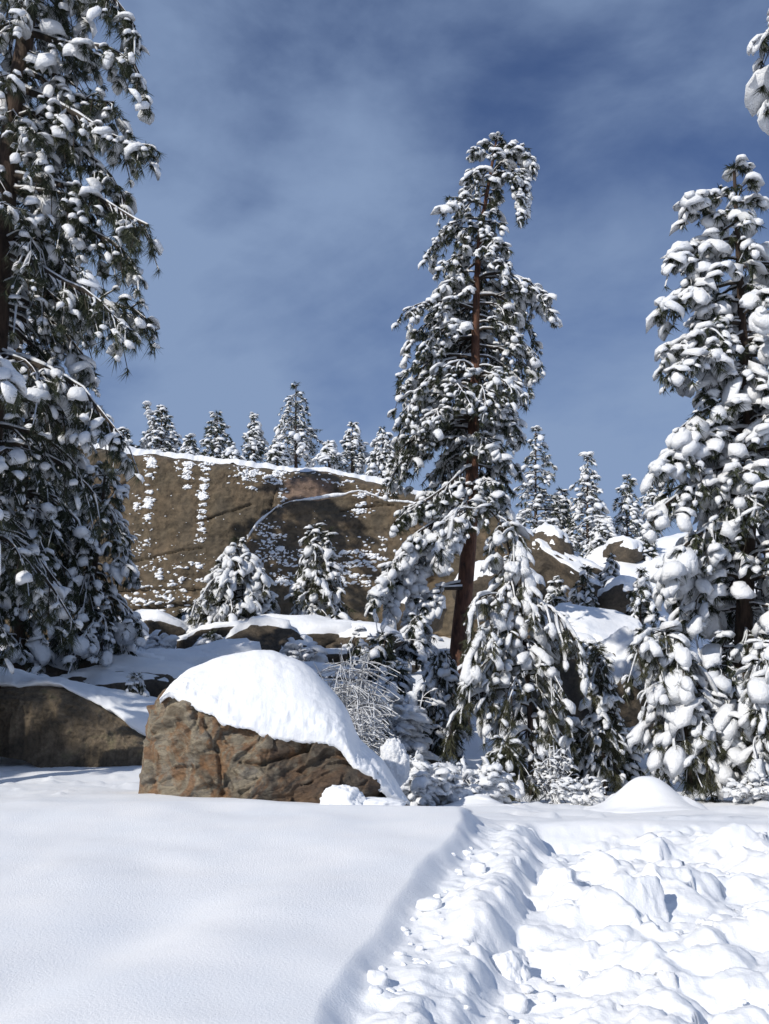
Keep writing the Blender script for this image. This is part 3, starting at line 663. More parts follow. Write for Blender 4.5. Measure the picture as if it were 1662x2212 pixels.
rock('outcrop_rock', 'broad dark rock behind the red pine trunk', at(1080, 1285, 35), (S(200, 35), 2.0, S(130, 35)), 30, .1, snow=.25, sub=5)
# talus below the cliff
rgT = np.random.default_rng(77)
TAL = []
for k in range(120):
    px = rgT.uniform(190, 880); f = rgT.random(); Y = 17.5 + 20 * f
    X = (px - CX) / F * Y; z = gz(X, Y)
    TAL.append((X, Y, z, rgT.uniform(.6, 1.9 if Y < 24 else 1.35), k))
for X, Y, z, s, k in TAL:
    rock('talus_rock', 'snow-covered rock lying on the slope below the cliff', (X, Y, z + (.22 if Y < 24 else .12) * s), (s * rgT.uniform(1.2, 2.3), s * .9, s * rgT.uniform(.4, .65)), 100 + k, rgT.uniform(-.5, .5), (rgT.uniform(-.2, .2), rgT.uniform(-.25, .25)), snow=rgT.uniform(.08, .2), sub=4, group='rocks on the slope below the cliff', thr=(.62, 1.0), rough=2.1)

# ------------------------------------------------------------------ trees
def tuft_template(seed, n=30, spread=1.15, width=.035, droop=.2):
    rg = np.random.default_rng(seed); V = []; Fc = []
    for k in range(n):
        a = rg.uniform(0, 2 * math.pi); th = spread * math.sqrt(rg.random()); l = rg.uniform(.75, 1.15)
        d = np.array([math.cos(th), math.sin(th) * math.cos(a), math.sin(th) * math.sin(a)])
        s = np.cross(d, rg.normal(size=3)); s /= np.linalg.norm(s) + 1e-9
        o = np.array([rg.uniform(-.35, .15), 0, 0]); tip = o + d * l - np.array([0, 0, droop * l * l * rg.uniform(.4, 1.3)])
        V += [o - s * width, o + s * width, tip + s * width * .35]; Fc.append([3 * k, 3 * k + 1, 3 * k + 2])
    return np.array(V), np.array(Fc)
TUFT_N = [tuft_template(k, 29, 1.15, .034, .55) for k in range(6)]
TUFT_M = [tuft_template(20 + k, 18, 1.2, .062, .55) for k in range(6)]
TUFT_F = [tuft_template(40 + k, 12, 1.2, .075, .3) for k in range(4)]
def blob_template(seed, sub=2, flat=.45):
    V, Fc = ICO[sub]; V = V.copy() * (1 + .20 * fbm(V, 1.3, 2, seed + 200)[:, None] + .08 * fbm(V, 3.2, 2, seed + 300)[:, None])
    V[:, 2] = np.where(V[:, 2] < 0, V[:, 2] * flat, V[:, 2]); V[:, 2] -= .10 * V[:, 0] ** 2
    return V, Fc
BLOB2 = [blob_template(k) for k in range(8)]; BLOB1 = [blob_template(30 + k, 1) for k in range(6)]

def cap_template(seed, seg=11, rings=(.36, .78, 1.0)):
    """a pillow of snow with a ragged, fingered lower rim (x = forward)"""
    rg = np.random.default_rng(seed + 900); th = np.arange(seg) * 2 * math.pi / seg
    fing = np.clip(rg.normal(.3, .65, seg), -.45, 1.4); wob = rg.uniform(.78, 1.2, seg)
    V = [[0, 0, .78]]
    for k, t in enumerate(rings):
        r = math.sin(t * math.pi / 2) ** .85; z = .78 * math.cos(t * math.pi / 2) ** .9
        for j in range(seg):
            rr = r * (1 + (wob[j] - 1) * t); zz = z + rg.normal(0, .06)
            if k == len(rings) - 1: rr *= 1 + .22 * fing[j]; zz = -.08 - .38 * fing[j]
            V.append([rr * math.cos(th[j]), rr * math.sin(th[j]), zz])
    V.append([0, 0, .05]); V = np.array(V); V[:, 2] -= .16 * V[:, 0] ** 2 + .05 * V[:, 1] ** 2
    Fc = []; n = len(rings)
    for j in range(seg): Fc.append([0, 1 + j, 1 + (j + 1) % seg])
    for k in range(n - 1):
        for j in range(seg):
            a = 1 + k * seg + j; b = 1 + k * seg + (j + 1) % seg; Fc += [[a, a + seg, b + seg], [a, b + seg, b]]
    l = 1 + (n - 1) * seg
    for j in range(seg): Fc.append([len(V) - 1, l + (j + 1) % seg, l + j])
    return V, np.array(Fc)
CAP = [cap_template(k) for k in range(12)]; CAP_M = [cap_template(70 + k, 10, (.5, 1.0)) for k in range(12)]; CAP_F = [cap_template(50 + k, 7, (.6, 1.0)) for k in range(6)]
def remesh(V, Fc, vox, seed, amp=.012, nsc=9):
    me = mesh('tmp', V, Fc); o = bpy.data.objects.new('tmp', me); COL.objects.link(o)
    md = o.modifiers.new('r', 'REMESH'); md.mode = 'VOXEL'; md.voxel_size = vox; md.use_smooth_shade = True
    sm = o.modifiers.new('s', 'SMOOTH'); sm.factor = .5; sm.iterations = 2
    dg = bpy.context.evaluated_depsgraph_get(); me2 = bpy.data.meshes.new_from_object(o.evaluated_get(dg))
    n = len(me2.vertices); co = np.empty(n * 3, np.float32); me2.vertices.foreach_get('co', co); co = co.reshape(-1, 3).astype(float)
    nf = len(me2.polygons); li = np.empty(len(me2.loops), np.int32); me2.loops.foreach_get('vertex_index', li)
    tot = np.empty(nf, np.int32); me2.polygons.foreach_get('loop_total', tot)
    bpy.data.objects.remove(o); bpy.data.meshes.remove(me); bpy.data.meshes.remove(me2)
    if (tot == 4).all(): q = li.reshape(-1, 4)
    else:
        st = np.concatenate([[0], np.cumsum(tot)[:-1]]); q = np.stack([li[st[tot == 4] + k] for k in range(4)], -1)
    if amp: co = co + amp * np.stack([fbm(co, nsc, 3, seed), fbm(co, nsc, 3, seed + 1), fbm(co, nsc, 3, seed + 2)], -1)
    return co, q

def poly(pts, n):
    pts = np.asarray(pts, float); d = np.concatenate([[0], np.cumsum(np.linalg.norm(np.diff(pts, axis=0), axis=1))]); s = np.linspace(0, d[-1], n)
    o = np.stack([np.interp(s, d, pts[:, k]) for k in range(3)], -1)
    for _ in range(2): o[1:-1] = (o[:-2] + 2 * o[1:-1] + o[2:]) / 4
    return o

def pine(name, label, trunk, Y, env, nb, seed, rad=(.2, .03), bark=None, twig_dens=5.0, tuft=.22, tmpl=None, snow=1.0, snow_p=.9, vox=None, arch=(.25, .75),
         group=None, needle=None, zlow=None, skip=None, extra=(), strips=True, depthf=1.0, elong=1.15, tufts_per=2, low_ground=None, cat='pine tree', hang=.5, trunk_sides=12, tw_len=.34, bsnow=1.0, droop_p=1.0, world=False, mitten=0, low_bare=0):
    """one pine. trunk: photo-grid points (top first or last) at distance Y, env: rows (y, left, right) of the crown outline"""
    rg = np.random.default_rng(seed); bark = bark or BARK; needle = needle or NEEDLE; tmpl = tmpl or TUFT_M
    if world: tr = np.array(trunk, float); ez, el, er = [np.array(a, float) for a in zip(*env)]
    else:
        tr = np.array([P(a, b, Y) for a, b in trunk]); ez = np.array([P(CX, e[0], Y)[2] for e in env])
        el = np.array([P(e[1], e[0], Y)[0] for e in env]); er = np.array([P(e[2], e[0], Y)[0] for e in env])
    tr = tr[np.argsort(tr[:, 2])]
    g0 = gz(tr[0, 0], tr[0, 1]) if low_ground is None else low_ground
    if tr[0, 2] > g0 - .1: tr = np.concatenate([[[tr[0, 0], tr[0, 1], g0 - .15]], tr])
    base = (tr[0, 0], tr[0, 1], g0)
    t = thing(name, label, cat, base, group)
    tp = poly(tr, 40); s = np.linspace(0, 1, 40)
    trad = rad[0] + (rad[1] - rad[0]) * s; trad[:3] *= np.array([1.25, 1.12, 1.04])
    g = Geo(); g.add(*tubes(tp[None], trad[None], trunk_sides))
    o = g.obj('trunk', bark, t); localise(o, t)
    zs = tp[:, 2]; ordr = np.argsort(ez); ez, el, er = ez[ordr], el[ordr], er[ordr]
    zl = zlow if zlow is not None else ez[0]; zh = ez[-1]
    B = []; Ls = []
    phi = rg.uniform(0, 6.28)
    # more branches where the crown is wide
    zz_ = np.linspace(zl, zh, 200); wd = np.interp(zz_, ez, er - el) + .25; cdf = np.cumsum(wd); cdf /= cdf[-1]
    for k in range(nb):
        z = np.interp((k + rg.uniform(.1, .9)) / nb, cdf, zz_)
        phi += 2.39996 + rg.uniform(-.35, .35)
        c_, s_ = math.cos(phi), math.sin(phi)
        l = np.interp(z, ez, el); r = np.interp(z, ez, er)
        cx = np.interp(z, zs, tp[:, 0]); cy = np.interp(z, zs, tp[:, 1])
        lx = max(.12, (r - cx) if c_ > 0 else (cx - l)); ly = max(.15, (r - l) / 2 * depthf)
        Lb = 1 / math.sqrt((c_ / lx) ** 2 + (s_ / ly) ** 2) * (rg.uniform(.78, 1.04) if rg.random() < .62 else rg.uniform(.35, .78))
        if skip is not None and skip(z, phi, c_, s_): continue
        a, b = arch; a = a * rg.uniform(.6, 1.4); b = b * rg.uniform(.75, 1.25) * droop_p
        tt = (z - zl) / (zh - zl)
        if tt > .86: w_ = (tt - .86) / .14; a = a + w_ * .9; b = b * (1 - .4 * w_)
        z0 = min(z + Lb * (b - a) * .9, tp[-1, 2] - .05)
        cx = np.interp(z0, zs, tp[:, 0]); cy = np.interp(z0, zs, tp[:, 1])
        q = np.linspace(0, 1, 9); bend = rg.normal(0, .10) * Lb
        hx = c_ * Lb * q - s_ * bend * np.sin(q * 3.1); hy = s_ * Lb * q + c_ * bend * np.sin(q * 3.1)
        hz = Lb * (a * q - b * q ** 2)
        pts = np.stack([cx + hx, cy + hy, z0 + hz], -1)
        jit = rg.normal(0, .022 * Lb + .008, (9, 3)); jit[0] = 0; pts += np.cumsum(jit, 0) * .45
        B.append(pts); Ls.append(Lb)
    for e in extra:                                            # hand-placed limbs: (photo points, distance)
        pp = [np.array(P(a, b, yy)) for a, b, yy in e]; pts = poly(pp, 9); pts[1:] += np.cumsum(rg.normal(0, .05, (8, 3)), 0) * .5; B.append(pts); Ls.append(float(np.linalg.norm(np.diff(pts, axis=0), axis=1).sum()))
    B = np.array(B); Ls = np.array(Ls); nB = len(B)
    zc = B[:, 0, 2]; tr_here = np.interp(zc, zs, trad)
    r0 = np.minimum(np.minimum(tr_here * .55, .055), .012 + .017 * Ls); brad = r0[:, None] * np.linspace(1, .28, 9)[None]
    # twigs
    Tp = []; idx = []
    cnt = np.maximum(3, (Ls * twig_dens * np.where(np.arange(nB) >= nB - len(extra), 1.7, 1)).astype(int))
    for k in range(nB):
        m = cnt[k]; q = .22 + .76 * (np.arange(m) + rg.uniform(0, 1, m)) / m
        f = q * 8; i0 = np.minimum(f.astype(int), 7); fr = (f - i0)[:, None]
        p0 = B[k, i0] * (1 - fr) + B[k, i0 + 1] * fr; d = B[k, i0 + 1] - B[k, i0]; d /= np.linalg.norm(d, axis=1, keepdims=True) + 1e-9
        side = np.where(np.arange(m) % 2 == 0, 1, -1) * rg.uniform(.35, 1.15, m)
        cs, sn = np.cos(side), np.sin(side); dd = np.stack([d[:, 0] * cs - d[:, 1] * sn, d[:, 0] * sn + d[:, 1] * cs, d[:, 2] + rg.normal(0, .28, m)], -1)
        ln = (tw_len * (Ls[k] if k < nB - len(extra) else min(Ls[k], 1.15)) * (1.15 - .75 * q) + .08 + tuft * .4) * rg.uniform(.6, 1.25, m)
        w_ = np.linspace(0, 1, 5)[None, :, None]
        pt = p0[:, None] + dd[:, None] * ln[:, None, None] * w_; pt[..., 2] -= (hang * rg.uniform(.3, 1.4, m) * ln)[:, None] * (w_[..., 0] ** 2)
        pt[:, 1:] += rg.normal(0, .05, (m, 4, 3)) * ln[:, None, None]
        Tp.append(pt)
    Tp = np.concatenate(Tp)
    # keep twigs above the ground
    gzz = ground_base(Tp[:, -1, 0], Tp[:, -1, 1]); Tp = Tp[Tp[:, -1, 2] > gzz + .02]
    nT = len(Tp); trd = np.linspace(1, .5, 5)[None] * (.006 + .010 * min(1.0, Y / 25)) * np.ones((nT, 1))
    g = Geo(); g.add(*tubes(B, brad, 6)); g.add(*tubes(Tp[:, ::2], trd[:, ::2], 3, False))
    o = g.obj('branches', TWIG, t, kind='stuff'); localise(o, t)
    # tufts
    pos = [Tp[:, -1]]; dirs = [Tp[:, -1] - Tp[:, -2]]
    for k in range(1, tufts_per):
        w_ = rg.uniform(.35, .9, nT); i0 = np.minimum((w_ * 4).astype(int), 3); fr = (w_ * 4 - i0)[:, None]; ar = np.arange(nT)
        p_ = Tp[ar, i0] * (1 - fr) + Tp[ar, i0 + 1] * fr; d_ = Tp[ar, i0 + 1] - Tp[ar, i0]; d_ /= np.linalg.norm(d_, axis=1, keepdims=True) + 1e-9
        a_ = rg.uniform(0, 6.28, nT); d_ = d_ + .9 * np.stack([np.cos(a_), np.sin(a_), rg.uniform(-.6, .3, nT)], -1)
        l_ = rg.uniform(.02, .5, nT)[:, None] * tuft; pos.append(p_ + d_ * l_); dirs.append(d_)
    pos.append(B[:, -1]); dirs.append(B[:, -1] - B[:, -2])
    a_ = rg.uniform(0, 6.28, 7); pos.append(tp[-1] + .5 * tuft * np.stack([np.cos(a_), np.sin(a_), rg.uniform(-1, .6, 7)], -1)); dirs.append(np.stack([np.cos(a_), np.sin(a_), 0 * a_ + .5], -1))
    pos = np.concatenate(pos); dirs = np.concatenate(dirs); n = len(pos)
    dirs = dirs / (np.linalg.norm(dirs, axis=1, keepdims=True) + 1e-9); dirs[:, 2] -= .15; dirs += rg.normal(0, .15, (n, 3))
    size = tuft * rg.uniform(.7, 1.25, n); which = rg.integers(0, len(tmpl), n)
    g = Geo()
    for k in range(len(tmpl)):
        m = which == k; stamp(g, tmpl[k][0], tmpl[k][1], pos[m], dirs[m], size[m])
    o = g.obj('needles', needle, t, smooth=False, kind='stuff'); localise(o, t)
    # snow
    cov = .5 + .5 * fbm(pos, .9, 2, seed + 4); m = rg.random(n) < snow_p * (.15 + 1.3 * cov) * (1 - low_bare * sstep(.42, .12, (pos[:, 2] - zl) / (zh - zl)))
    sp = pos[m]; sd = dirs[m]; ss = size[m]; ns = len(sp); var = np.clip(rg.lognormal(-.08, .45, ns), .35, 1.7) * (.7 + .6 * cov[m]) * snow
    sf = sd.copy(); sf[:, 2] = np.clip(sf[:, 2], -1.0, .15) * .7
    sca = np.stack([ss * .50 * elong * var, ss * .44 * var, ss * .38 * var ** .8 * rg.uniform(.6, 1.3, ns)], -1); sca[:, :2] *= rg.uniform(.8, 1.25, (ns, 2))
    ctr = sp + sd * (ss * .30)[:, None]; ctr[:, 2] += ss * (.08 + .04 * var)
    bt = CAP if Y < 12.5 else (CAP_M if Y < 32 else CAP_F); g = Geo(); wh = rg.integers(0, len(bt), ns)
    for k in range(len(bt)):
        mm = wh == k; stamp(g, bt[k][0], bt[k][1], ctr[mm], sf[mm], sca[mm])
    if mitten > 0:                                             # long continuous rolls of snow along the bowed boughs
        q_ = np.array([2.5, 3.5, 4.3, 5.1, 5.9, 6.6, 7.3, 8.0]); i0 = np.minimum(q_.astype(int), 7); fr = (q_ - i0)[None, :, None]
        c_ = B[:, i0] * (1 - fr) + B[:, i0 + 1] * fr; d_ = B[:, i0 + 1] - B[:, i0]; rr = mitten * rg.uniform(.55, 1.25, (nB, 1)) * rg.uniform(.8, 1.2, (nB, 8)) * np.minimum(1, Ls / .8)[:, None] ** .5
        own = (rg.random(nB) < .62) | (np.arange(nB) >= nB - len(extra)); low = (B[:, -1, 2] - zl) / (zh - zl); own &= (rg.random(nB) > low_bare * sstep(.42, .12, low)) | (np.arange(nB) >= nB - len(extra))
        rr = rr * np.concatenate([np.linspace(.45, 1, 4), [1, 1, 1.1, .95]])[None]; c_, d_, rr = c_[own], d_[own], rr[own]
        c_ = c_.reshape(-1, 3) + [0, 0, 1] * (rr.reshape(-1, 1) * .55); d_ = d_.reshape(-1, 3); rr = rr.ravel(); gm = Geo(); wh = rg.integers(0, 8, len(rr))
        step_ = np.repeat(Ls[own] / 9, 8)
        sc_ = np.stack([np.maximum(rr * 1.15, step_ * .95), rr, rr * .85], -1)
        for k in range(8): mm = wh == k; stamp(gm, BLOB2[k][0], BLOB2[k][1], c_[mm], d_[mm], sc_[mm])
        co, q = remesh(np.concatenate(gm.V), [np.concatenate(gm.F[3])], vox or .04, seed, .028, 12); g.add(co, q)
    if strips and not world:
        up = np.array([0, 0, 1.])
        rb = np.maximum(brad * .9, .012) * bsnow; hz = np.abs(np.gradient(B, axis=1)); flat = np.clip(np.hypot(hz[..., 0], hz[..., 1]) / (np.linalg.norm(hz, axis=2) + 1e-9), .25, 1)
        wob = rg.uniform(.5, 1.25, rb.shape)
        g.add(*tubes(B + up * (brad + rb * .35)[..., None], rb * flat * wob, 5))
        r_ = trd * bsnow * np.where(rg.random((nT, 1)) < .3, rg.uniform(1.4, 2.8, (nT, 1)), rg.uniform(.5, 1.3, (nT, 1))) * (1 + rg.normal(0, .3, trd.shape)); k_ = rg.random(nT) < .6
        g.add(*tubes((Tp + up * (trd * 1.1)[..., None])[k_][:, ::2], np.abs(r_)[k_][:, ::2], 3))
    o = g.obj('snow_load', SNOW_T, t, kind='stuff'); localise(o, t)
    return t

# --- tall red-barked pine in the middle
def skip_c(z, phi, c_, s_):
    if s_ < -.55 and (zd(862, 27) < z < zd(610, 27)): return np.random.default_rng(int(z * 999)).random() < .85
    if s_ < -.2 and (zd(1075, 27) < z < zd(980, 27)): return np.random.default_rng(int(z * 999)).random() < .8
    return False
pine('pine_tree', 'tall pine with red-brown trunk and hooked top, loaded with snow', [(975, 1680), (992, 1390), (1005, 1270), (1016, 1150), (1021, 1000), (1027, 800), (1029, 650), (1035, 520), (1052, 420), (1066, 340), (1074, 296)], 27,
     [(290, 1062, 1088), (325, 1022, 1110), (370, 1000, 1100), (395, 955, 1080), (440, 922, 1075), (500, 905, 1078), (560, 925, 1110), (620, 905, 1120), (650, 893, 1190), (700, 845, 1190), (740, 850, 1180), (800, 845, 1172), (840, 815, 1150), (870, 806, 1120), (930, 810, 1128), (1000, 825, 1128), (1060, 830, 1128), (1110, 830, 1080)],
     150, 11, (.29, .03), BARK_RED, 9.0, .175, TUFT_M, 1.05, .72, None, (.30, .72), skip=skip_c, hang=.6, bsnow=1.1, tufts_per=4,
     extra=[[(1060, 392, 27), (1085, 372, 27), (1112, 358, 27), (1135, 375, 27), (1143, 410, 27), (1138, 445, 27)],
            [(1066, 370, 27), (1095, 335, 27), (1120, 330, 27), (1138, 360, 27)], [(1064, 380, 27), (1100, 362, 26.6), (1130, 395, 26.6), (1125, 450, 26.6)],
            [(1062, 350, 27), (1085, 318, 27), (1118, 325, 27)],
            [(1020, 825, 27), (980, 822, 26.8), (945, 850, 26.6), (930, 890, 26.5)],
            [(1018, 1010, 26.9), (990, 1020, 26.2), (960, 1060, 26), (900, 1080, 25.8), (845, 1130, 25.6)],
            [(1014, 1100, 26.9), (960, 1110, 26), (900, 1150, 25.6), (850, 1220, 25.4), (810, 1290, 25.2)],
            [(1014, 1120, 26.9), (950, 1140, 26.3), (880, 1190, 26), (840, 1260, 25.8), (830, 1330, 25.7)],
            [(1010, 1150, 26.9), (940, 1180, 26.3), (900, 1230, 26), (880, 1300, 25.8), (875, 1380, 25.7)],
            [(1005, 1270, 26.9), (955, 1270, 26.4), (920, 1300, 26.2), (890, 1350, 26), (880, 1420, 26)],
            [(1003, 1260, 26.9), (960, 1265, 26.8), (925, 1280, 26.8), (900, 1330, 26.8), (930, 1400, 26.8)],
            [(1012, 1110, 26.9), (990, 1100, 25.8), (965, 1130, 25.5), (955, 1190, 25.4)],
            [(1018, 1060, 26.9), (1000, 1095, 25.6), (975, 1125, 25.3), (968, 1170, 25.2)]])

# --- big pine at the left
pine('pine_tree', 'huge dark pine hung with drooping snowy tufts, crown filling the left edge', [(90, -420), (72, -120), (59, 70), (31, 222), (5, 500), (-30, 1000), (-45, 1300), (-52, 1470)], 13,
     [(-420, 60, 120), (-200, -60, 170), (-60, -190, 200), (100, -220, 205), (300, -240, 215), (440, -250, 220), (600, -250, 225), (800, -260, 220), (930, -260, 235), (1010, -260, 235), (1150, -260, 250), (1290, -250, 240), (1400, -200, 170)],
     128, 12, (.24, .08), BARK, 9.5, .15, TUFT_N, .95, .46, None, (.22, .80), hang=.8, tw_len=.30, tufts_per=3, bsnow=.9, depthf=.8,
     extra=[[(62, -60, 13), (148.6, -70, 12.6), (226, -20, 12.3), (269, 40, 12.1), (281.04, 66, 12.1)], [(55, 70, 13), (130, 85, 12.7), (208.8, 110, 12.5), (269, 100, 12.3), (290.5, 145, 12.2), (301.68, 174, 12.2)], [(45, 150, 13), (120, 190, 12.8), (191.6, 215, 12.7), (244.92, 218, 12.6)],
            [(40, 190, 13), (130, 225, 12.6), (217.4, 285, 12.4), (277.6, 305, 12.3), (313.72, 314, 12.2)], [(40, 230, 13), (140, 290, 12.9), (226, 350, 12.8), (269, 390, 12.8), (284.48, 442, 12.8)], [(20, 380, 13), (120, 420, 12.6), (217.4, 470, 12.4), (277.6, 498, 12.3), (305.12, 522, 12.2)],
            [(18, 400, 13), (130, 470, 12.8), (226, 520, 12.7), (281.9, 538, 12.6), (298.24, 580, 12.6)], [(10, 540, 13), (110, 590, 12.6), (200.2, 640, 12.4), (260.4, 686, 12.3), (293.08, 722, 12.2)], [(8, 560, 13), (120, 640, 12.9), (217.4, 660, 12.8), (277.6, 655, 12.8), (294.8, 700, 12.8)],
            [(-10, 760, 13), (100, 790, 12.6), (191.6, 850, 12.4), (243.2, 900, 12.3), (267.28, 945, 12.2)]])
# a nearer limb with heavy snow at the left edge belongs to a pine standing left of it
pine('pine_tree', 'slim pine with a curving trunk in the shade behind the low rock slab', [(187, 1466), (193, 1400), (200, 1300), (207, 1210), (222, 1090), (228, 1010)], 18,
     [(1010, 200, 255), (1060, 150, 285), (1150, 110, 285), (1210, 90, 300), (1290, 80, 312), (1360, 60, 312), (1430, 60, 290)], 46, 13, (.09, .02), BARK, 8.5, .16, TUFT_M, 1.0, .6, None, (.25, .95), hang=.8, bsnow=1.3, tufts_per=3)
pine('pine_tree', 'shaded pine close behind the low rock slab at the left edge', [(40, 1470), (48, 1200), (60, 900), (66, 780)], 17,
     [(780, 40, 90), (900, -40, 150), (1050, -80, 190), (1200, -100, 180), (1350, -120, 170), (1440, -100, 150)], 80, 14, (.12, .03), BARK, 8, .17, TUFT_M, .95, .45, None, (.25, .85), hang=.75, tufts_per=3)
pine('pine_tree', 'tall pine behind the big left pine', [(-12.3, 31, 3.5), (-12.1, 31, 12), (-12.0, 31, 21)], 31,
     [(21, -12.6, -11.6), (18.5, -14.4, -9.8), (13, -15, -9.2), (8, -15.2, -9.0), (6, -14.5, -9.8)], 90, 15, (.22, .03), BARK, 3.4, .40, TUFT_F, 1.0, .85, None, (.25, .75), world=True)
pine('pine_tree', 'bushy pine at the foot of the cliff behind the left pines', [(-15.4, 30, 4), (-15.4, 30, 9), (-15.3, 30, 15.5)], 31,
     [(15.5, -15.5, -15), (12, -17.2, -13.2), (8, -18, -12.2), (6, -18, -12.4)], 60, 16, (.2, .03), BARK, 3.4, .40, TUFT_F, 1.0, .85, None, (.25, .75), world=True)
# trees just outside the picture whose shade falls over the left pines and the hollow behind the boulder
for k, (x, y, H, wd, lab) in enumerate([(-13.9, 5.7, 18.5, 3.0, 'nearest of the row'), (-16.2, 8.0, 16, 3.5, 'second of the row'), (-15.8, 11.0, 13.5, 3.0, 'third of the row'), (-19.8, 11.8, 21, 3.6, 'fourth of the row'), (-15.2, 17.0, 14.5, 3.2, 'farthest of the row')]):
    z_ = gz(x, y); pine('pine_tree', 'shade-casting pine standing left of the picture, ' + lab, [(x, y, z_), (x, y, H * .5), (x, y, H)], 33,
         [(H, x - .2, x + .2), (H * .85, x - wd * .6, x + wd * .6), (H * .5, x - wd, x + wd), (H * .18, x - wd, x + wd)], 60, 17 + 200 * k, (.2, .03), BARK, 3.4, .46, TUFT_F, 1.2, .9, None, (.25, .75), world=True)

# --- right tall pine
pine('pine_tree', 'tall pine with rounded white snow pillows on every branch at the right', [(1586, 362), (1594, 520), (1604, 700), (1618, 900), (1622, 1060), (1612, 1250), (1604, 1420), (1598, 1690)], 18,
     [(362, 1572, 1602), (400, 1540, 1640), (440, 1502, 1650), (480, 1512, 1655), (545, 1468, 1690), (575, 1505, 1690), (640, 1450, 1720), (680, 1495, 1730), (740, 1455, 1760), (790, 1460, 1770), (830, 1505, 1770), (910, 1465, 1790), (990, 1435, 1800), (1080, 1425, 1810), (1200, 1425, 1820), (1300, 1445, 1820), (1420, 1480, 1800), (1550, 1500, 1780), (1650, 1530, 1750)],
     135, 19, (.2, .03), BARK, 8.0, .175, TUFT_M, 1.3, .80, None, (.30, .62), hang=.5, bsnow=1.3, elong=1.15, tufts_per=3,
     extra=[[(1590, 425, 18), (1560, 428, 17.8), (1530, 430, 17.7), (1502, 440, 17.7)], [(1595, 515, 18), (1555, 520, 17.8), (1510, 530, 17.6), (1470, 552, 17.5)], [(1600, 610, 18), (1545, 610, 17.7), (1490, 625, 17.4), (1442, 650, 17.3)], [(1606, 700, 18), (1550, 700, 17.7), (1500, 720, 17.4), (1450, 752, 17.3)], [(1608, 720, 18), (1555, 735, 17.3), (1500, 770, 16.9), (1450, 800, 16.7)],
            [(1616, 860, 18), (1560, 860, 17.6), (1500, 880, 17.3), (1448, 925, 17.2)], [(1620, 930, 18), (1550, 930, 17.6), (1490, 960, 17.3), (1430, 995, 17.2)], [(1621, 1030, 18), (1550, 1030, 17.5), (1480, 1060, 17.2), (1422, 1105, 17)], [(1618, 1120, 18), (1550, 1120, 17.3), (1480, 1170, 16.9), (1430, 1230, 16.8)]])
pine('pine_tree', 'pine with its trunk beyond the right edge, only heavy snowy tips in view', [(1830, -250), (1835, 300), (1840, 900), (1840, 1500)], 11,
     [(-250, 1800, 1860), (-60, 1672, 1990), (60, 1652, 2000), (160, 1646, 2000), (260, 1652, 2000), (330, 1646, 2000), (380, 1720, 2000), (500, 1710, 2000), (640, 1685, 2000), (800, 1670, 2000), (960, 1662, 2000), (1100, 1680, 2000), (1250, 1690, 2000), (1420, 1655, 2000), (1550, 1690, 2000)],
     56, 20, (.16, .05), BARK, 6, .17, TUFT_N, 1.35, .8, .045, (.30, .7), hang=.5, bsnow=1.3, mitten=.06, tufts_per=3)
pine('pine_tree', 'pine beyond the left edge with one thick snowy limb reaching in', [(-330, 300), (-330, 800), (-330, 1450)], 10.4,
     [(500, -420, -240), (800, -440, -180), (1100, -440, -150), (1300, -430, -140)], 18, 31, (.12, .06), BARK, 4.5, .22, TUFT_N, 1.5, .95, .04, (.3, .7), mitten=.085,
     extra=[[(-330, 700, 10.4), (-180, 700, 10.3), (-70, 735, 10.2), (10, 762, 10.2), (36, 800, 10.2)], [(-330, 1020, 10.4), (-180, 1020, 10.3), (-80, 1060, 10.2), (-20, 1090, 10.2)]])

# --- young trees bowed under snow
def bowed(name, label, trunk, Y, env, nb, seed, snow=1.5, rad=.05, dens=7.0, tuft=.16, vox=.055, arch=(.40, 1.1), needle=None, extra=(), zlow=None, group=None, elong=1.6, hang=.9, mitten=.078, low_bare=.45):
    return pine(name, label, trunk, Y, env, nb, seed, (rad, .012), BARK, dens, tuft, TUFT_N if Y < 19 else TUFT_M, snow * .62, .6, vox, arch, needle=needle or NEEDLE2, extra=extra, zlow=zlow, group=group, elong=1.5, low_bare=low_bare, hang=hang, bsnow=1.8, tw_len=.26, trunk_sides=8, cat='young pine', tufts_per=3, mitten=mitten)
bowed('young_pine', 'broad snow-bowed young pine with a round head in front of the cliff', [(505, 1410), (508, 1300), (516, 1165)], 24, [(1165, 508, 524), (1200, 478, 550), (1250, 445, 585), (1310, 415, 612), (1350, 402, 614), (1390, 398, 612)], 54, 41, 1.5, arch=(.35, .85))
bowed('young_pine', 'narrow two-headed young pine white with snow before the cliff hollow', [(690, 1400), (690, 1300), (682, 1138)], 25, [(1138, 672, 692), (1175, 658, 708), (1230, 644, 730), (1280, 630, 752), (1330, 618, 766), (1385, 596, 780)], 54, 42, 1.65, arch=(.35, .85), extra=[[(690, 1290, 25), (708, 1230, 24.8), (714, 1160, 24.8)]])
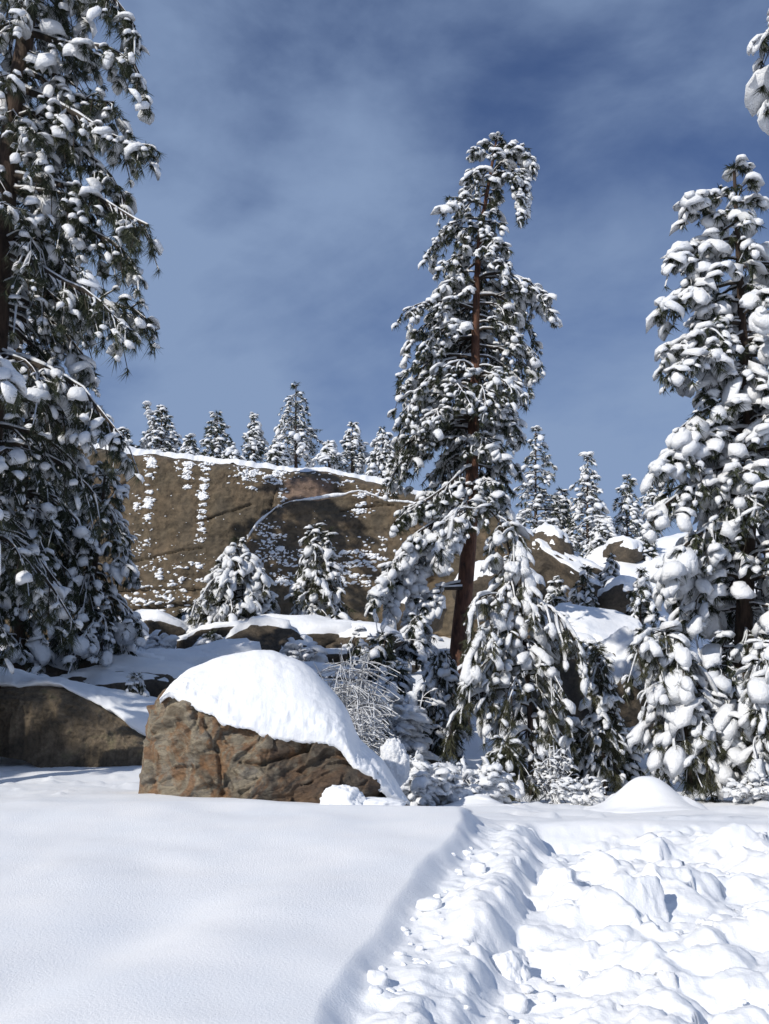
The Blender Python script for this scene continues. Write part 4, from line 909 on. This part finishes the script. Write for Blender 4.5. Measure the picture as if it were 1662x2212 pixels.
bowed('young_pine', 'slender sapling bent over under long mittens of snow beside the red trunk', [(1150, 1720), (1146, 1560), (1140, 1440), (1126, 1330), (1112, 1230), (1085, 1130), (1050, 1095)], 17,
      [(1095, 1040, 1075), (1130, 1035, 1110), (1180, 1048, 1140), (1250, 1052, 1150), (1300, 1040, 1205), (1360, 1035, 1230), (1400, 1030, 1240), (1440, 995, 1245), (1500, 985, 1235), (1560, 975, 1235), (1620, 1040, 1255), (1700, 1050, 1265)], 64, 43, 1.3, .06, mitten=.088, low_bare=.7,
      extra=[[(1075, 1115, 17), (1100, 1125, 16.8), (1125, 1190, 16.7), (1140, 1275, 16.6)], [(1070, 1105, 17), (1010, 1100, 16.8), (965, 1130, 16.7), (955, 1180, 16.6)], [(1120, 1290, 17), (1060, 1285, 16.6), (1020, 1295, 16.5), (1010, 1355, 16.4)], [(1130, 1310, 17), (1180, 1300, 16.6), (1215, 1330, 16.5), (1238, 1420, 16.4)], [(1130, 1350, 17), (1080, 1360, 16.4), (1040, 1400, 16.2), (1030, 1470, 16.1)], [(1145, 1500, 17), (1060, 1500, 16.4), (1000, 1530, 16.2), (980, 1580, 16.1)]])
bowed('young_pine', 'small conical fir with thin drooping snowy boughs before the stepped rock', [(1305, 1690), (1305, 1560), (1297, 1440), (1290, 1395)], 17.5, [(1395, 1285, 1298), (1430, 1278, 1312), (1480, 1270, 1335), (1540, 1262, 1345), (1600, 1256, 1356), (1670, 1255, 1362)], 38, 44, 1.0, .04, tuft=.16, mitten=.05)
bowed('young_pine', 'snow-smothered young pine with a mushroom-shaped head behind the smooth mound', [(1490, 1730), (1486, 1600), (1470, 1480), (1440, 1360)], 14.2,
      [(1352, 1395, 1465), (1390, 1385, 1480), (1440, 1395, 1520), (1500, 1385, 1560), (1560, 1375, 1600), (1640, 1372, 1608), (1640, 1372, 1608), (1710, 1390, 1600)], 38, 45, 1.75, .06, tuft=.16, vox=.04, mitten=.10, low_bare=.6,
      extra=[[(1450, 1365, 14.2), (1430, 1355, 14), (1400, 1365, 13.9), (1385, 1390, 13.8)], [(1450, 1370, 14.2), (1465, 1385, 14), (1475, 1430, 13.9)], [(1486, 1560, 14.2), (1540, 1535, 14), (1585, 1560, 13.9), (1590, 1640, 13.8)], [(1488, 1600, 14.2), (1520, 1580, 13.8), (1530, 1640, 13.7)]])
bowed('young_pine', 'small dense fir standing left of the red trunk base', [(945, 1660), (945, 1540), (955, 1410)], 19, [(1405, 945, 965), (1440, 915, 985), (1490, 890, 1010), (1540, 880, 1020), (1600, 872, 1015), (1650, 880, 1010)], 36, 46, 1.1, .05, tuft=.16, mitten=.06)
bowed('young_pine', 'snowy young pine right of the mushroom-headed one, at the edge', [(1650, 1720), (1650, 1500), (1652, 1390)], 13.6, [(1385, 1640, 1690), (1430, 1610, 1730), (1520, 1600, 1750), (1640, 1590, 1760), (1700, 1600, 1750)], 26, 47, 1.3, .05)
bowed('young_pine', 'low sapling flattened by snow under the bent slender one', [(1080, 1725), (1085, 1660), (1090, 1600)], 14.5, [(1600, 1080, 1105), (1640, 1050, 1150), (1700, 1020, 1180)], 16, 48, 1.1, .03, tuft=.17, mitten=.05)
bowed('young_pine', 'tiny snow-hooded sapling on the slab snow left of the boulder', [(292, 1492), (293, 1475), (296, 1458)], 14.4, [(1456, 290, 300), (1470, 284, 306), (1484, 282, 306)], 6, 49, 1.3, .015, tuft=.10, vox=.02, mitten=.04)

# --- shaded thicket between the boulder and the cliff, and snowy scrub on the right-hand outcrop
THK = [(230, 1470, 1370, 60, 20, 'shaded thicket pine beside the slim curved trunk'), (285, 1440, 1345, 70, 23, 'shaded thicket pine half way to the round-headed one'), (345, 1452, 1385, 80, 22, 'flattened thicket pine above the low slab'), (395, 1430, 1345, 60, 26, 'thicket pine touching the foot of the round-headed one'), (455, 1430, 1375, 70, 22, 'small thicket pine just over the boulder cap at its left'),
       (560, 1420, 1355, 60, 24, 'thicket pine in the gap between the two small cliff pines'), (620, 1410, 1350, 50, 25, 'narrow thicket pine left of the two-headed one'), (770, 1450, 1360, 80, 23, 'thicket pine right of the two-headed one'), (830, 1480, 1375, 80, 21, 'thicket pine under the hanging boughs of the red pine'), (860, 1560, 1450, 80, 19, 'dark thicket pine behind the frosted shrub'), (900, 1420, 1330, 70, 24, 'thicket pine left of the red trunk'), (800, 1600, 1500, 90, 16, 'dark low pine hidden behind the bare shrub'),
       (1060, 1480, 1390, 70, 22, 'dark pine in the gap right of the red trunk'), (1200, 1330, 1250, 50, 34, 'scrub pine at the foot of the dark rock block'), (1260, 1330, 1225, 60, 33, 'snowy scrub pine on the sloping outcrop'), (1320, 1300, 1200, 60, 35, 'snowy scrub pine above the square rock'), (1385, 1350, 1230, 70, 30, 'snow-plastered scrub pine beside the right tall pine'), (1390, 1480, 1360, 70, 22, 'shaded pine behind the mushroom-headed one'), (1240, 1700, 1560, 80, 19, 'dark pine in the hollow behind the bent sapling'), (1345, 1690, 1580, 70, 18.5, 'dark low pine right of the small conical fir')]
for k, (cx, by, ty, w_, Y, lab) in enumerate(THK):
    h = by - ty
    while P(cx, by, Y)[2] < gz(float(P(cx, by, Y)[0]), Y) - .05 and by > 1000: by -= 3          # stand it on the slope
    ty = by - h; pine('thicket_pine', lab, [(cx, by + 12), (cx - 2, (ty + by) / 2), (cx + 2, ty)], Y, [(ty, cx - 4, cx + 4), (ty + .3 * h, cx - w_ * .3, cx + w_ * .3), (ty + .65 * h, cx - w_ * .48, cx + w_ * .48), (by, cx - w_ * .55, cx + w_ * .55)],
                  20, 800 + k, (.035, .01), BARK, 6.0, .17, TUFT_M, 1.0, .62, None, (.40, 1.0), low_ground=float(P(cx, by + 12, Y)[2]), hang=.8, bsnow=1.3, tw_len=.3, trunk_sides=6, cat='young pine', tufts_per=3)

# --- ridge pines
RID = [(350, 880, 985, 300, 390, 48, 'bushy ridge pine with two tops at the left end of the cliff'), (268, 930, 972, 252, 290, 47, 'low ridge shrub pine where the big pine meets the cliff'),
       (412, 945, 985, 396, 428, 47, 'knee-high snowy pine between the two-topped and the leaning ridge pine'), (470, 893, 990, 432, 508, 49, 'short snowy ridge pine with a leaning tip'),
       (550, 898, 992, 524, 580, 50, 'slim ridge pine just left of the tallest one'), (640, 830, 995, 585, 696, 50, 'tallest cone-shaped pine on the cliff top'),
       (712, 957, 1000, 690, 740, 49, 'low ridge pine just right of the tallest one'), (762, 918, 1012, 722, 800, 52, 'ridge pine with a thin bare tip near the middle pine'), (828, 925, 1030, 790, 880, 51, 'ridge pine half hidden by the red-trunked pine'),
       (1158, 928, 1140, 1105, 1222, 47, 'dense ridge pine right of the red-trunked pine'), (1270, 983, 1185, 1218, 1318, 46, 'open-branched ridge pine standing alone in the gap'),
       (1355, 1030, 1180, 1308, 1392, 48, 'dark ridge pine with a blunt top in the gap'), (1410, 1010, 1190, 1375, 1450, 50, 'pale ridge pine beside the right tall pine'), (1215, 1060, 1170, 1180, 1245, 47, 'small frosted pine between two ridge pines'),
       (1300, 1120, 1215, 1262, 1340, 43, 'low snowy pine on the slope under the open-branched ridge pine'), (1395, 1150, 1260, 1350, 1440, 40, 'snow-plastered pine on the slope left of the right tall pine'), (600, 955, 1000, 570, 625, 48, 'tiny ridge pine at the foot of the tallest one'),
       (500, 960, 995, 482, 524, 47, 'waist-high ridge pine beside the leaning-tip pine'), (1180, 1130, 1190, 1120, 1250, 44, 'wide snow-flattened pine above the dark rock block')]
for k, (cx, ty, by, l, r, Y, lab) in enumerate(RID):
    h = by - ty; l, r = cx - (cx - l) * 1.0, cx + (r - cx) * 1.0; env = [(ty, cx - 3, cx + 3), (ty + .12 * h, cx - (cx - l) * .3, cx + (r - cx) * .3), (ty + .35 * h, cx - (cx - l) * .55, cx + (r - cx) * .6), (ty + .6 * h, cx - (cx - l) * .85, cx + (r - cx) * .8), (ty + .85 * h, l, r), (by, l + 4, r - 4)]
    ex = [[(cx, ty + .7 * h, Y), (cx - 22, ty + .4 * h, Y), (cx - 28, ty + 8, Y)]] if k == 0 else []
    nbk = int(12 + (r - l) * h / 220)
    pine('ridge_pine', lab, [(cx, by + 14), (cx - 1, (ty + by) / 2), (cx, ty)], Y, env, min(nbk, 52), 300 + k, (.09, .02), BARK, 4.0, .21, TUFT_F, 1.1, .75, None, (.42, .55), low_ground=float(P(cx, by + 14, Y)[2]) + .05, extra=ex, hang=.3 + .25 * (k % 3), bsnow=1.6, trunk_sides=7)

# --- leafless frosted shrub behind the boulder, and snowed-in brush
def brush(name, label, px, base_y, top_y, w_px, Y, seed, nst=26, snow=.25, lean=0, mat=None, cat='shrub', group=None, ntw=10, thin=1.0):
    rg = np.random.default_rng(seed); c = np.array(P(px, base_y, Y)); c[2] = min(c[2], gz(c[0], c[1])) - .02; H = P(px, top_y, Y)[2] - c[2]; W = S(w_px, Y) / 2
    t = thing(name, label, cat, c, group); st = []; rd = []; tw = []; 
    for k in range(nst):
        a = rg.uniform(0, 6.28); o = rg.uniform(0, 1) ** .6; h = H * math.sqrt(max(.05, 1 - (o * .85) ** 2)) * rg.uniform(.75, 1.05); q = np.linspace(0, 1, 7)
        x = W * o * math.cos(a) * q ** 1.2 + lean * q; y = W * o * math.sin(a) * q ** 1.2; z = h * (q * 1.25 - .25 * q ** 3)
        p_ = np.stack([x, y, z], -1) + np.cumsum(rg.normal(0, .02 * H, (7, 3)), 0); p_[0] = [W * .2 * o * math.cos(a), W * .2 * o * math.sin(a), 0]
        st.append(p_)
        for m in range(ntw):
            f = rg.uniform(.3, 1); i0 = min(int(f * 6), 5); b0 = p_[i0]; d = rg.normal(0, 1, 3); d[2] = rg.uniform(-.6, .5); l = rg.uniform(.08, .28) * H; w_ = np.linspace(0, 1, 4)[:, None]
            e = b0 + d / np.linalg.norm(d) * l * w_; e[:, 2] -= .35 * l * w_[:, 0] ** 2; tw.append(e)
    st = np.array(st); tw = np.array(tw); g = Geo(); g.add(*tubes(st, np.linspace(.012, .005, 7)[None] * thin * np.ones((nst, 1)), 4)); g.add(*tubes(tw, np.linspace(.006, .003, 4)[None] * thin * np.ones((len(tw), 1)), 4, False))
    g.obj('twigs', mat or TWIG, t, kind='stuff')
    g = Geo(); g.add(*tubes(st + [0, 0, .011], np.linspace(.015, .010, 7)[None] * thin * rg.uniform(.5, 1.3, (nst, 7)), 5)); g.add(*tubes(tw + [0, 0, .006], np.ones((len(tw), 4)) * .008 * thin * rg.uniform(.4, 1.3, (len(tw), 1)), 4))
    ends = np.concatenate([tw[:, -1], tw[:, 2], st[:, -1]]); dr = np.concatenate([tw[:, -1] - tw[:, 0], tw[:, -1] - tw[:, 0], st[:, -1] - st[:, -3]]); ends[:, 2] += .01
    kp = rg.random(len(ends)) < .5; ends, dr = ends[kp], dr[kp]; n = len(ends); wh = rg.integers(0, 12, n)
    sc_ = rg.lognormal(0, .35, (n, 1)) * np.array([1.3, .9, .8]) * snow * .15
    dr[:, 2] *= .5
    for k in range(12): m = wh == k; stamp(g, CAP[k][0], CAP[k][1], ends[m], dr[m], sc_[m])
    if snow > .3:                                              # heavier rolls along the bent stems
        gm = Geo()
        for i_ in (3, 4, 5, 6):
            r_ = rg.uniform(.2, .5, nst) * snow * .32; m = rg.random(nst) < .7; dd_ = st[:, i_] - st[:, i_ - 1]; ln_ = np.linalg.norm(dd_, axis=1)
            stamp(gm, BLOB2[i_][0], BLOB2[i_][1], st[m, i_] + [0, 0, .02], dd_[m], np.stack([np.maximum(r_, ln_ * .6), r_, r_ * .8], -1)[m])
        co, q_ = remesh(np.concatenate(gm.V), [np.concatenate(gm.F[3])], .042, seed, .04, 8); g.add(co, q_)
    g.obj('snow_load', SNOW_T, t, kind='stuff'); return t
brush('shrub', 'leafless frosted shrub arching behind the boulder', 752, 1600, 1392, 150, 13.5, 61, 44, .05, mat=FROST, ntw=24, thin=.5)
brush('shrub', 'second frosted bare shrub leaning toward the boulder cap', 800, 1625, 1480, 110, 12.6, 62, 30, .05, mat=FROST, lean=-.2, ntw=22, thin=.5)
for k, (px, by, ty, w_, Y, sn, lab) in enumerate([(905, 1715, 1640, 110, 12.4, .36, 'snow-crushed brush right of the boulder'), (985, 1716, 1632, 150, 12.8, .36, 'wide snow-crushed brush below the red pine'), (1060, 1718, 1650, 90, 13.0, .33, 'snow-crushed brush under the bent sapling'),
                                             (1255, 1712, 1672, 120, 13.4, .25, 'low snowy brush left of the smooth mound'), (330, 1440, 1370, 120, 21, .5, 'snowy brush at the cliff foot left of the round-headed pine'), (400, 1420, 1330, 90, 25, .5, 'frosted brush touching the left side of the round-headed pine'), (640, 1440, 1385, 150, 21, .55, 'snowed-in brush between the two small cliff pines'), (820, 1420, 1340, 100, 22, .5, 'snowy brush under the low boughs of the red pine'),
                                             (870, 1560, 1470, 90, 17, .5, 'snowy brush beside the small dense fir'), (1200, 1690, 1610, 110, 14.5, .14, 'tangled brush under the bent sapling, partly bare'), (60, 1480, 1440, 150, 16, .4, 'snowy brush behind the slab at the left edge'), (1640, 1725, 1670, 120, 13, .25, 'snowy brush at the right edge')]):
    brush('snowy_brush', lab, px, by, ty, w_, Y, 70 + k, 26, sn)

# --- loose clumps and slabs of shovelled snow
rgS = np.random.default_rng(31)
def put(px, py):
    lo, hi = 3.3, 9.5
    for _ in range(40):
        mid = (lo + hi) / 2; p_ = P(px, py, mid)
        if p_[2] > float(ground_base(p_[0], p_[1])) - .1: lo = mid
        else: hi = mid
    p_ = P(px, py, mid); return float(p_[0]), float(p_[1]), gz(p_[0], p_[1])
for (px, py, w_, h_, rz, sd, lab) in [(1375, 1960, 120, 150, 20, 5, 'upright slab of packed snow standing in the churned bank'), (1205, 1905, 85, 90, -15, 6, 'squared block of snow near the top of the churned bank'), (1090, 2060, 60, 80, 35, 8, 'snow block toppled into the shadowed cut')]:
    x, y, z = put(px, py); k = y / F
    o = lump('snow_block', lab, (x, y, z - .02), (w_ * k, .22, h_ * k * 1.2), sd, 5, .16, flat=3, cat='snow block', box=.75); o.rotation_euler = (R(-22), R(rgS.uniform(-8, 8)), R(rz))
for k in range(110):
    py = rgS.uniform(1800, 2200); px = rgS.uniform(np.interp(py, [1790, 2212], [1080, 900]), 1680) if k < 70 else np.interp(py, [1770, 1900, 2060, 2212], [1010, 940, 845, 745]) + rgS.uniform(5, 110); x, y, z = put(px, py); r = rgS.choice([.015, .022, .034, .055], p=[.4, .3, .2, .1]) * rgS.uniform(.8, 1.2)
    lump('snow_clod', 'loose clod of snow lying on the churned bank', (x, y, z + r * .1), (2 * r * rgS.uniform(.9, 1.4), 2 * r, 1.5 * r), 500 + k, 3, .30, 'clods on the churned bank', 'snow clod', flat=5, box=.3)
